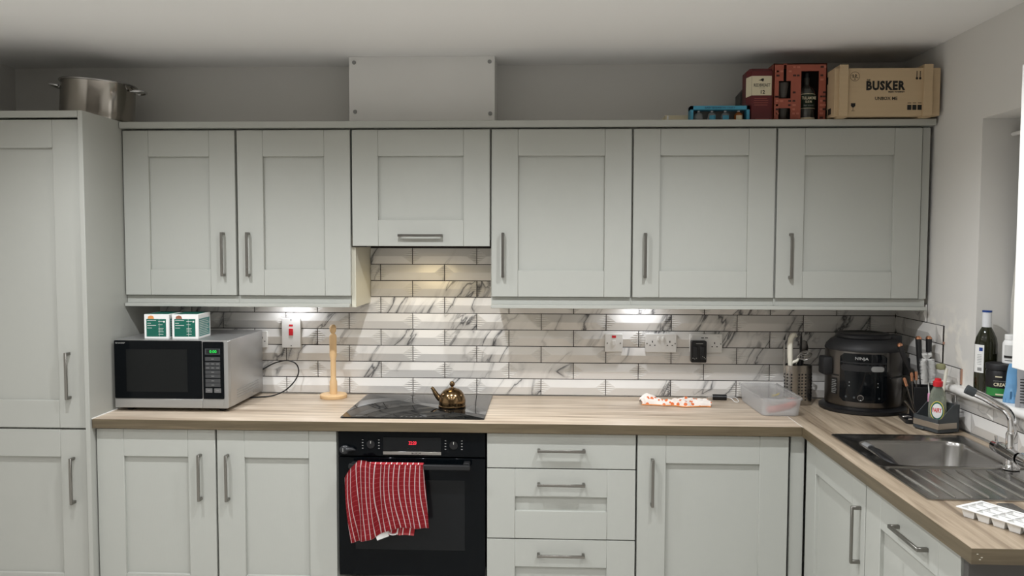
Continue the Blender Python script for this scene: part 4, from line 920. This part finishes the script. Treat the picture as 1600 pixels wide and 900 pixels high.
# ------------------------------------------------------------------ ice cube trays
def tray(label, loc, rz, m_='whitecard', z=.9103):
    t = thing('ice_cube_tray', label, 'tray', (*loc, z), rz, group='ice cube trays')
    nx, ny, px, py, h = 5, 3, .0405, .0305, .025; bm = BM()
    W_, D_ = nx*px+.008, ny*py+.004
    # rim plate with cups hanging below
    X = lambda i: .004+i*px; Y = lambda j: .002+j*py; g = .0022
    def quad(*p): bm.faces.new([bm.verts.new(q) for q in p])
    for i in range(nx):
        for j in range(ny):
            x0, x1, y0, y1 = X(i), X(i+1), Y(j), Y(j+1); a = [(x0+g, y0+g), (x1-g, y0+g), (x1-g, y1-g), (x0+g, y1-g)]; s_ = .0045; b = [(x0+g+s_, y0+g+s_), (x1-g-s_, y0+g+s_), (x1-g-s_, y1-g-s_), (x0+g+s_, y1-g-s_)]
            o_ = [(x0, y0), (x1, y0), (x1, y1), (x0, y1)]
            for k_ in range(4):
                l_ = (k_+1) % 4; quad((*o_[k_], h), (*o_[l_], h), (*a[l_], h), (*a[k_], h)); quad((*a[k_], h-.001), (*a[l_], h-.001), (*b[l_], .002), (*b[k_], .002)); 
                quad((*[q_-(.0009 if q_ < c_ else -.0009) for q_, c_ in zip(a[k_], ((x0+x1)/2, (y0+y1)/2))], h-.002), (*[q_-(.0009 if q_ < c_ else -.0009) for q_, c_ in zip(a[l_], ((x0+x1)/2, (y0+y1)/2))], h-.002), (*b[l_], .0005), (*b[k_], .0005))
            quad(*[(*q, .002) for q in b]); quad(*[(*q, .0003) for q in reversed(b)])
    bmesh.ops.remove_doubles(bm, verts=bm.verts[:], dist=.00005)
    P('cup_grid', bm, m_, t, local=True, smooth=False)
    bm = BM(); e = .004
    for q in ((-e, W_+e, -e, .0025), (-e, W_+e, D_-.0025, D_+e), (-e, .0045, .002, D_-.002), (W_-.0045, W_+e, .002, D_-.002)): box(bm, *q, h-.0025, h+.0006, .0006)
    P('rim', bm, m_, t, local=True)
tray('white ice cube tray at the near end of the worktop', (2.925, -1.650), math.atan2(-.148, .080)+.0)
bm = BM(); slab(bm, 3.07, 3.115, -1.70, -1.56, .9103, .9175, .006); solo('steel_dish', bm, 'steel', 'flat grey steel piece lying behind the ice cube tray', 'dish', (3.09, -1.63, .9103))
# ------------------------------------------------------------------ things on the window sill
wb = thing('wine_bottle', 'dark green wine bottle with a white neck on the sill', 'bottle', (3.462, -.742, ZS)); c = (3.462, -.742, ZS+.0005)
bm = BM(); lathe(bm, [(.030, 0), (.0365, .004), (.0375, .02), (.0375, .180), (.034, .202), (.024, .225), (.0155, .242), (.0145, .25)], c, 36); P('glass', bm, 'bottleglass', wb)
bm = BM(); lathe(bm, [(.0155, .236), (.0158, .25), (.0158, .296), (.001, .296)], c, 28); cp_ = P('neck_foil', bm, 'foil', wb)
bm = BM(); lathe(bm, [(.0165, .2962), (.0165, .303), (.001, .304)], c, 28); P('cap', bm, 'blueplastic', wb, label='blue cap')
def cyl_patch(bm, c, r, a0, a1, z0, z1, th=.0006, n=12):
    ring = lambda z: [(c[0]+(r+th)*math.cos(a0+(a1-a0)*i/n), c[1]+(r+th)*math.sin(a0+(a1-a0)*i/n), c[2]+z) for i in range(n+1)]+[(c[0]+r*math.cos(a0+(a1-a0)*i/n), c[1]+r*math.sin(a0+(a1-a0)*i/n), c[2]+z) for i in range(n, -1, -1)]
    loft(bm, [ring(z0), ring(z1)])
A0 = math.radians(-162)
bm = BM(); cyl_patch(bm, c, .0376, A0-.45, A0+.62, .075, .178); lb = P('back_label', bm, 'whitecard', wb)
bm = BM(); cyl_patch(bm, c, .0383, A0+.18, A0+.5, .155, .168); P('blue_dot', bm, 'blueplastic', lb)
bm = BM(); 
for i in range(7): cyl_patch(bm, c, .0383, A0+.0, A0+.42, .105+.006*i, .1065+.006*i)
cyl_patch(bm, c, .0383, A0+.05, A0+.45, .082, .094); P('print', bm, 'greyink', lb)
tb = thing('supplement_tub', 'black tub with a green band on the sill beside the bottle', 'tub', (3.467, -.835, ZS)); c = (3.467, -.835, ZS+.0005)
bm = BM(); lathe(bm, [(.044, 0), (.047, .004), (.047, .093), (.044, .098), (.044, .100)], c, 36); P('jar', bm, 'black', tb)
bm = BM(); lathe(bm, [(.0485, .100), (.049, .103), (.049, .118), (.047, .121), (.001, .121)], c, 36); P('lid', bm, 'matteblack', tb)
bm = BM(); cyl_patch(bm, c, .0472, -PI, 0, .008, .036, n=24); P('green_band', bm, mat('grass_green', (.03, .22, .05), .4), tb)
A1 = math.radians(-118); nn = Vector((math.cos(A1), math.sin(A1), 0)); tg = Vector((-nn.y, nn.x, 0)); cc = Vector(c)
text('label_lettering', 'CREATINE', 'cream_label', tb, cc+nn*.0500-tg*.021+Vector((0, 0, .044)), tg, (0, 0, 1), height=.0125, width=.066, bold=.03)
text('label_lettering', 'MICRONISED', 'greyink', tb, cc+nn*.0500-tg*.021+Vector((0, 0, .060)), tg, (0, 0, 1), height=.0045, width=.042)
bm = BM(); cyl_patch(bm, c, .0474, A1-.35, A1+.1, .075, .079); cyl_patch(bm, c, .0480, A1-.3, A1+.5, .012, .017); P('print', bm, 'cream_label', tb)
pb = thing('pill_bottle', 'white pill bottle with a screw cap standing on the black tub', 'bottle', (3.495, -.845, ZS+.1215)); c = (3.495, -.845, ZS+.122)
bm = BM(); lathe(bm, [(.024, 0), (.027, .003), (.027, .072), (.022, .082), (.018, .086)], c, 28); P('jar', bm, 'whitecard', pb)
bm = BM(); lathe(bm, [(.0205, .086), (.021, .088), (.021, .102), (.019, .104), (.001, .104)], c, 28); P('cap', bm, 'whitecard', pb)
bm = BM(); cyl_patch(bm, c, .0271, -2.9, -1.0, .018, .068); P('label', bm, mat('pale_label', (.6, .6, .58), .5), pb)
bm = BM(); cyl_patch(bm, c, .0278, -2.9, -1.3, .022, .030); cyl_patch(bm, c, .0278, -2.8, -1.6, .012, .014); P('print', bm, 'ink', pb)
def pouch(name, label, m_, c, w_, h, th, rz, prints, top=1):
    rn = random.Random(len(label))
    t = thing(name, label, 'bag', (c[0], c[1], ZS), rz); bm = BM(); rings = []
    for k_ in range(11):
        q = k_/10; tt = th*(1-q)**.8*(.75+.25*math.sin(q*7))+.0015; ww = w_*(1-.10*q+.03*math.sin(q*9))*(top+(1-top)*(1-q)**.7)
        rings.append([(ww*math.cos(2*PI*i/28)*(1+.03*math.sin(5*i+k_)), tt*math.sin(2*PI*i/28)*(1+.15*math.sin(3*i+2*k_)+.35*(rn.random()-.5)), .0008+h*q) for i in range(28)])
    loft(bm, rings); P('film', bm, m_, t, local=True)
    if prints:
        bm = BM()
        for i in range(9): box(bm, -w_*.75, w_*(.6 if i % 3 else .35), -th*(1.0-.070*i)-.006, -th*(1.0-.070*i)-.0052, .018+.0095*i, .0215+.0095*i)
        P('print', bm, 'ink', t, local=True)
    return t
pouch('plastic_pouch', 'crinkled sky blue plastic pouch on the sill', 'bluebag', (3.447, -.945), .026, .135, .020, -.5, False, .45)
pouch('plastic_pouch', 'grey printed plastic pouch at the right edge of the sill', 'greybag', (3.455, -1.035), .040, .150, .020, -.4, True)
# curtain in the reveal
bm = BM(); g = []
for k_ in range(13):
    q = k_/12; row = []
    for i in range(41):
        s = i/40; y = -(.704+.070*max(0, 1-q*1.35)**.8)-.50*s; row.append(bm.verts.new((3.56+.010*math.sin(s*45+q), y, 2.02-.80*q)))
    g.append(row)
for k_ in range(12):
    for i in range(40): bm.faces.new((g[k_][i], g[k_+1][i], g[k_+1][i+1], g[k_][i+1]))
cu = solo('curtain', bm, 'curtain', 'pale curtain hanging inside the window recess', 'curtain', (3.56, -1.0, 1.22), ang=80)
bm = BM(); tube(bm, [(3.56, -.692, 2.032), (3.56, -1.498, 2.032)], .008, 10); solo('curtain_rail', bm, 'white', 'white rail at the top of the window recess', 'rail', (3.56, -1.1, 2.032))
# white wall cabinet on the window wall
wc = thing('wall_cabinet', 'white gloss cabinet hung beyond the window at the right edge', 'cabinet', (3.28, -1.82, 1.283))
bm = BM(); box(bm, 3.139, 3.4485, -2.12, -1.524, 1.283, 2.111, .001); P('body', bm, 'whitebright', wc)
bm = BM(); box(bm, 3.120, 3.138, -2.118, -1.524, 1.285, 2.109, .0015); P('door', bm, 'whitebright', wc)
# ------------------------------------------------------------------ on top of the cabinets
ZC = 2.1415
sp = thing('stock_pot', 'large steel stock pot with two loop handles on the tall cabinet', 'pot', (-.147, -.25, 2.1562))
bm = BM(); lathe(bm, [(.143, 0), (.149, .006), (.150, .02), (.150, .158), (.1515, .160)], (0, 0, 0), 56); P('body', bm, mat('polished_steel', (.36, .335, .30), .14, metal=1), sp, local=True)
bm = BM(); lathe(bm, [(.1565, .160), (.158, .164), (.153, .169), (.115, .175), (.05, .179), (.001, .180)], (0, 0, 0), 56); P('lid', bm, 'steel', sp, local=True)
for s_ in (-1, 1):
    bm = BM(); R_ = Matrix.Rotation(math.radians(9), 4, 'Z')
    tube(bm, [R_ @ Vector(p_) for p_ in curve([(s_*.150, -.045, .138), (s_*.170, -.045, .141), (s_*.193, -.030, .144), (s_*.198, 0, .145), (s_*.193, .030, .144), (s_*.170, .045, .141), (s_*.150, .045, .138)], 5)], .0055, 10); P('handle', bm, 'chrome', sp, local=True)
sp.rotation_euler = (0, math.radians(3.6), 0)
bm = BM(); box(bm, 2.345, 2.46, -.24, -.10, ZC, ZC+.034, .001); ct = thing('flat_carton', 'low cream carton lying left of the blue bottle box', 'box', (2.40, -.17, ZC)); P('carton', bm, 'cream_label', ct)
bm = BM(); box(bm, 2.353, 2.360, -.2412, -.2402, ZC+.002, ZC+.032); P('tape', bm, 'whitecard', ct)
# blue gift box of miniatures
gx0, gx1, gz1, gy = 2.443, 2.690, ZC+.064, -.30
gb = thing('gift_box', 'sky blue gift box with a window showing four tiny bottles', 'box', ((gx0+gx1)/2, -.27, ZC))
bm = BM(); box(bm, gx0, gx1, gy+.004, gy+.010+.0, ZC, gz1); box(bm, gx0, gx1, gy+.05, gy+.055, ZC, gz1); 
bm.free(); bm = BM()
box(bm, gx0, gx0+.012, gy, gy+.055, ZC, gz1); box(bm, gx1-.012, gx1, gy, gy+.055, ZC, gz1); box(bm, gx0, gx1, gy, gy+.055, gz1-.016, gz1); box(bm, gx0, gx1, gy, gy+.055, ZC, ZC+.003); P('frame', bm, 'blue', gb)
bm = BM(); box(bm, gx0+.012, gx1-.012, gy+.048, gy+.0545, ZC+.003, gz1-.016); P('backing', bm, mat('grey_card', (.16, .15, .14), .6), gb)
text('lid_lettering', 'BABY BOURBON CRAFT', 'navy', gb, ((gx0+gx1)/2, gy-.0005, gz1-.0115), *FR, width=.125, height=.007, align='c')
for i in range(4):
    x = gx0+.038+.056*i; bm = BM(); c = (x, gy+.024, ZC+.0035); lathe(bm, [(.015, 0), (.018, .003), (.018, .022), (.015, .030), (.006, .036), (.005, .040)], c, 20); t = tag(P('miniature_bottle', bm, 'miniglass' if i < 3 else mat('amber_glass', (.35, .10, .02), .1)), ['clear miniature bottle, leftmost in the blue gift box', 'miniature bottle with a blue label, second from left in the gift box', 'miniature bottle with a blue label, third from left in the gift box', 'amber miniature bottle, rightmost in the blue gift box'][i], 'bottle', 'miniature bottles in the blue gift box')
    bm = BM(); lathe(bm, [(.006, .038), (.006, .0425), (.001, .043)], c, 14); P('cap', bm, 'foil', t)
    if i: bm = BM(); cyl_patch(bm, c, .0182, -2.3, -.8, .004, .022, n=8); P('label', bm, 'blue' if i < 3 else 'cream_label', t)
# dark box, maroon tin, brick box
bm = BM(); loft(bm, [[(2.675, -.10, ZC), (2.760, -.10, ZC), (2.760, -.19, ZC), (2.675, -.19, ZC)][::-1], [(2.675, -.10, ZC+.135), (2.760, -.10, ZC+.135), (2.760, -.19, ZC+.135), (2.675, -.19, ZC+.135)][::-1], [(2.700, -.11, ZC+.165), (2.760, -.11, ZC+.165), (2.760, -.18, ZC+.165), (2.700, -.18, ZC+.165)][::-1]])
dk = thing('dark_carton', 'dark grey carton mostly hidden behind the maroon box', 'box', (2.72, -.145, ZC)); P('carton', bm, 'smoke', dk)
rx0, rx1, ry, rz1 = 2.680, 2.783, -.295, 2.362
rbx = thing('bottle_carton', 'maroon bottle carton with a cream label and bird', 'box', (2.735, -.25, ZC))
prof = lambda z, i: [(rx0+i, ry+.022, z), (rx0+.018+i*.3, ry+i, z), (rx1, ry+i, z), (rx1, ry+.090, z), (rx0+i, ry+.090, z)]
bm = BM(); loft(bm, [prof(ZC, 0), prof(rz1-.012, 0), prof(rz1, .012)]); P('carton', bm, 'maroon', rbx, smooth=False)
lz0, lz1 = ZC+.107, ZC+.188
bm = BM(); flat(bm, [(rx0+.0185, ry-.0001, lz0), (rx1-.002, ry-.0001, lz0), (rx1-.002, ry-.0001, lz1), (rx0+.0185, ry-.0001, lz1)], (0, -1, 0), .0006)
sn = Vector((-.022, -.018, 0)); flat(bm, [(rx0-.0002, ry+.0215, lz0-.006), (rx0+.0178, ry-.0002, lz0), (rx0+.0178, ry-.0002, lz1), (rx0-.0002, ry+.0215, lz1-.006)], sn, .0006); P('label_panel', bm, 'cream_label', rbx)
fx0 = (rx0+.0185+rx1)/2
text('label_lettering', 'REDBREAST', 'ink', rbx, (fx0, ry-.0008, ZC+.143), *FR, width=.068, height=.0135, align='c', bold=.01)
text('label_number', '12', 'ink', rbx, (fx0+.004, ry-.0008, ZC+.113), *FR, height=.016, align='c', bold=.02)
bm = BM(); flat(bm, [(fx0-.016, ry-.0008, ZC+.170), (fx0-.002, ry-.0008, ZC+.168), (fx0+.004, ry-.0008, ZC+.164), (fx0+.008, ry-.0008, ZC+.172), (fx0+.006, ry-.0008, ZC+.178), (fx0-.001, ry-.0008, ZC+.177), (fx0-.006, ry-.0008, ZC+.173)], (0, -1, 0), .0004); box(bm, fx0-.013, fx0+.013, ry-.0012, ry-.0008, ZC+.137, ZC+.1378); P('bird_print', bm, 'ink', rbx)
bm = BM()
for i, (a, b) in enumerate(((.030, .083), (.028, .088), (.028, .088), (.030, .085))): box(bm, rx0+a, rx0+b, ry-.0006, ry-.0001, ZC+.093-.009*i, ZC+.0955-.009*i)
box(bm, rx0+.035, rx0+.092, ry-.0006, ry-.0001, ZC+.008, ZC+.010); P('small_print', bm, 'maroonink', rbx)
# brick-patterned gift set
tx0, tx1, ty, tz1 = 2.786, 3.006, -.305, 2.378
tg_ = thing('whiskey_gift_set', 'brick patterned gift box with glasses and a dark bottle inside', 'box', (2.896, -.25, ZC))
wx0, wx1, wz1_ = 2.900, 2.973, ZC+.205        # bottle window
gxa, gxb = 2.806, 2.860
bm = BM(); dpt = .095
box(bm, tx0, tx1, ty+dpt-.004, ty+dpt, ZC, tz1); box(bm, tx0, tx0+.004, ty, ty+dpt, ZC, tz1); box(bm, tx1-.004, tx1, ty, ty+dpt, ZC, tz1); box(bm, tx0, tx1, ty, ty+dpt, tz1-.004, tz1); box(bm, tx0, tx1, ty, ty+dpt, ZC, ZC+.003)
box(bm, tx0, gxa+.002, ty, ty+.003, ZC, tz1); box(bm, gxb-.002, wx0, ty, ty+.003, ZC, tz1); box(bm, wx1, tx1, ty, ty+.003, ZC, tz1); box(bm, wx0, wx1, ty, ty+.003, wz1_, tz1)
box(bm, gxa+.002, gxb-.002, ty, ty+.003, ZC+.052, ZC+.092); 
box(bm, gxa+.002, .5*(gxa+gxb)-.006, ty, ty+.003, ZC+.165, tz1); box(bm, .5*(gxa+gxb)+.006, gxb-.002, ty, ty+.003, ZC+.165, tz1); P('carton', bm, 'brick', tg_)
bm = BM(); box(bm, tx0+.004, tx1-.004, ty+dpt-.008, ty+dpt-.0045, ZC+.003, tz1-.004); P('lining', bm, 'ink', tg_)
rnd = random.Random(5); b1_, b2_ = BM(), BM()
for r_ in range(13):
    for x_ in (tx0+.006, tx0+.011, .5*(gxa+gxb)-.02, .5*(gxa+gxb)+.015, gxb+.006, gxb+.022, wx1+.006, wx1+.018, wx0+.02, wx0+.045):
        zz = ZC+.008+.0175*r_; w_ = .010+.004*rnd.random()
        if wx0-.006 < x_ < wx1 and zz < wz1_+.002: continue
        if zz+.01 > tz1: continue
        if gxa-.004 < x_ < gxb and not (ZC+.056 < zz < ZC+.08 or zz > ZC+.168): continue
        if rnd.random() < .45: box(b1_ if rnd.random() < .5 else b2_, x_, x_+w_, ty-.0012, ty, zz, zz+.0075)
P('dark_brick_print', b1_, 'darkbrick', tg_, kind='stuff'); P('pale_brick_print', b2_, 'brick2', tg_, kind='stuff')
for zz, lab in ((ZC+.098, 'smoked tumbler in the upper opening of the brick gift box'), (ZC+.004, 'smoked tumbler in the lower opening of the brick gift box')):
    bm = BM(); lathe(bm, [(.017, 0), (.019, .003), (.026, .062), (.0245, .062), (.018, .008), (.001, .007)], (.5*(gxa+gxb), ty+.032, zz), 24, cap=True); tag(P('tumbler', bm, 'tumbler'), lab, 'glass', 'tumblers in the brick gift box')
bt = thing('whiskey_bottle', 'dark bottle with a black label inside the brick gift box', 'bottle', (.5*(wx0+wx1), ty+.045, ZC+.0035)); c = (.5*(wx0+wx1), ty+.045, ZC+.0035)
bm = BM(); lathe(bm, [(.030, 0), (.034, .004), (.034, .120), (.030, .132), (.016, .146), (.012, .152), (.012, .185)], c, 28); P('glass', bm, mat('smoky_glass', (.05, .05, .045), .08, coat=.4), bt)
bm = BM(); lathe(bm, [(.0135, .180), (.0135, .200), (.001, .201)], c, 20); P('stopper', bm, 'black', bt)
bm = BM(); cyl_patch(bm, c, .0342, -2.9, -.24, .052, .108, n=20); P('label', bm, mat('black_green_label', (.008, .022, .010), .5), bt)
bm = BM(); cyl_patch(bm, c, .0345, -2.9, -.24, .1085, .1105, n=20); cyl_patch(bm, c, .0345, -2.9, -.24, .049, .051, n=20); cyl_patch(bm, c, .0345, -2.9, -.24, .0, .012, n=20); P('label_rule', bm, 'cream_label', bt)
ly = c[1]-.0362
text('label_lettering', 'TULLAMORE', 'cream_label', bt, (c[0], ly, ZC+.089), *FR, width=.058, height=.0125, align='c', bold=.015)
text('label_lettering', 'D.E.W.', 'cream_label', bt, (c[0], ly, ZC+.075), *FR, width=.028, height=.0095, align='c', bold=.015)
text('label_lettering', 'IRISH WHISKEY', 'greyink', bt, (c[0], ly, ZC+.062), *FR, width=.042, height=.005, align='c')
# wooden crate
cx0, cx1, cyf, cz0, cz1 = 3.010, 3.434, -.385, 2.148, 2.340
cr = thing('wooden_crate', 'pale wooden crate with black stencilled lettering in the corner', 'crate', (3.22, -.235, ZC))
bm = BM(); box(bm, cx0, cx1, cyf, -.085, cz0, cz1, .001); P('body', bm, 'kraft', cr)
bm = BM(); box(bm, cx0+.001, cx1-.001, cyf-.002, cyf-.0002, cz1-.012, cz1-.0105); 
bm.free()
for x in (3.027, 3.364):
    bm = BM(); box(bm, x, x+.035, cyf-.0125, cyf-.0003, ZC+.004, 2.353, .001); P('batten', bm, 'kraft', cr)
    bm = BM(); box(bm, x, x+.035, cyf, -.085, cz1+.0002, 2.3525, .001); P('batten', bm, 'kraft', cr)
    bm = BM(); box(bm, x, x+.035, cyf+.001, -.085, ZC+.0002, cz0-.0002, .0); P('runner', bm, 'kraft', cr)
fy_ = cyf-.0003
text('crate_lettering', 'BUSKER', 'ink', cr, (3.216, fy_, 2.250), *FR, width=.156, height=.039, align='c', bold=.05)
text('crate_lettering', 'THE', 'ink', cr, (3.139, fy_, 2.289), *FR, width=.015, height=.0065, bold=.04)
text('crate_lettering', 'IRISH WHISKEY', 'ink', cr, (3.293, fy_, 2.241), *FR, width=.066, height=.006, align='r', bold=.04)
text('crate_lettering', 'UNBOX ME', 'ink', cr, (3.219, fy_, 2.211), *FR, width=.090, height=.0135, align='c', bold=.02)
bm = BM(); cc = Vector((3.092, fy_, 2.307)); tube(bm, [cc+Vector((.0185*math.cos(t), 0, .0185*math.sin(t))) for t in [2*PI*i/28 for i in range(29)]], .0007, 5, cap=False)
tube(bm, curve([cc+Vector(p_) for p_ in ((-.013, 0, .002), (-.008, 0, .007), (-.004, 0, .001), (-.010, 0, -.002), (.0, 0, -.004), (.006, 0, .004), (.002, 0, .008), (.004, 0, -.003), (.013, 0, -.006))], 4), .0010, 5); box(bm, cc.x-.002, cc.x+.002, fy_-.0003, fy_, cc.z-.013, cc.z-.009); P('round_emblem', bm, 'ink', cr)
bm = BM()   # fragile glass
flat(bm, [(3.078, fy_, 2.199), (3.096, fy_, 2.199), (3.096, fy_, 2.189), (3.091, fy_, 2.182), (3.083, fy_, 2.182), (3.078, fy_, 2.189)], (0, -1, 0), .0004); box(bm, 3.0862, 3.0878, fy_-.0004, fy_, 2.169, 2.183); box(bm, 3.080, 3.094, fy_-.0004, fy_, 2.1675, 2.169)
P('stencilled_glass', bm, 'ink', cr)
for i in range(3):
    x = 3.304+.0205*i; bm = BM(); box(bm, x, x+.0165, fy_-.0004, fy_, 2.171, 2.191, .0); box(bm, x+.001, x+.0155, fy_-.0004, fy_, 2.1975, 2.2000); P('stencilled_square', bm, 'ink', cr)
for x in (3.338, 3.351):
    bm = BM(); box(bm, x, x+.003, fy_-.0004, fy_, 2.302, 2.327); disc(bm, (x+.0015, fy_, 2.298), .005, (0, -1, 0), .0004, 12); P('stencilled_arrow', bm, 'ink', cr)
bm = BM(); 
for i in range(3): box(bm, cx0-.0006, cx0-.0001, -.35+.05*i, -.315+.05*i, 2.16, 2.185)
box(bm, cx0-.0006, cx0-.0001, -.31, -.29, 2.29, 2.32); P('side_marks', bm, 'ink', cr)
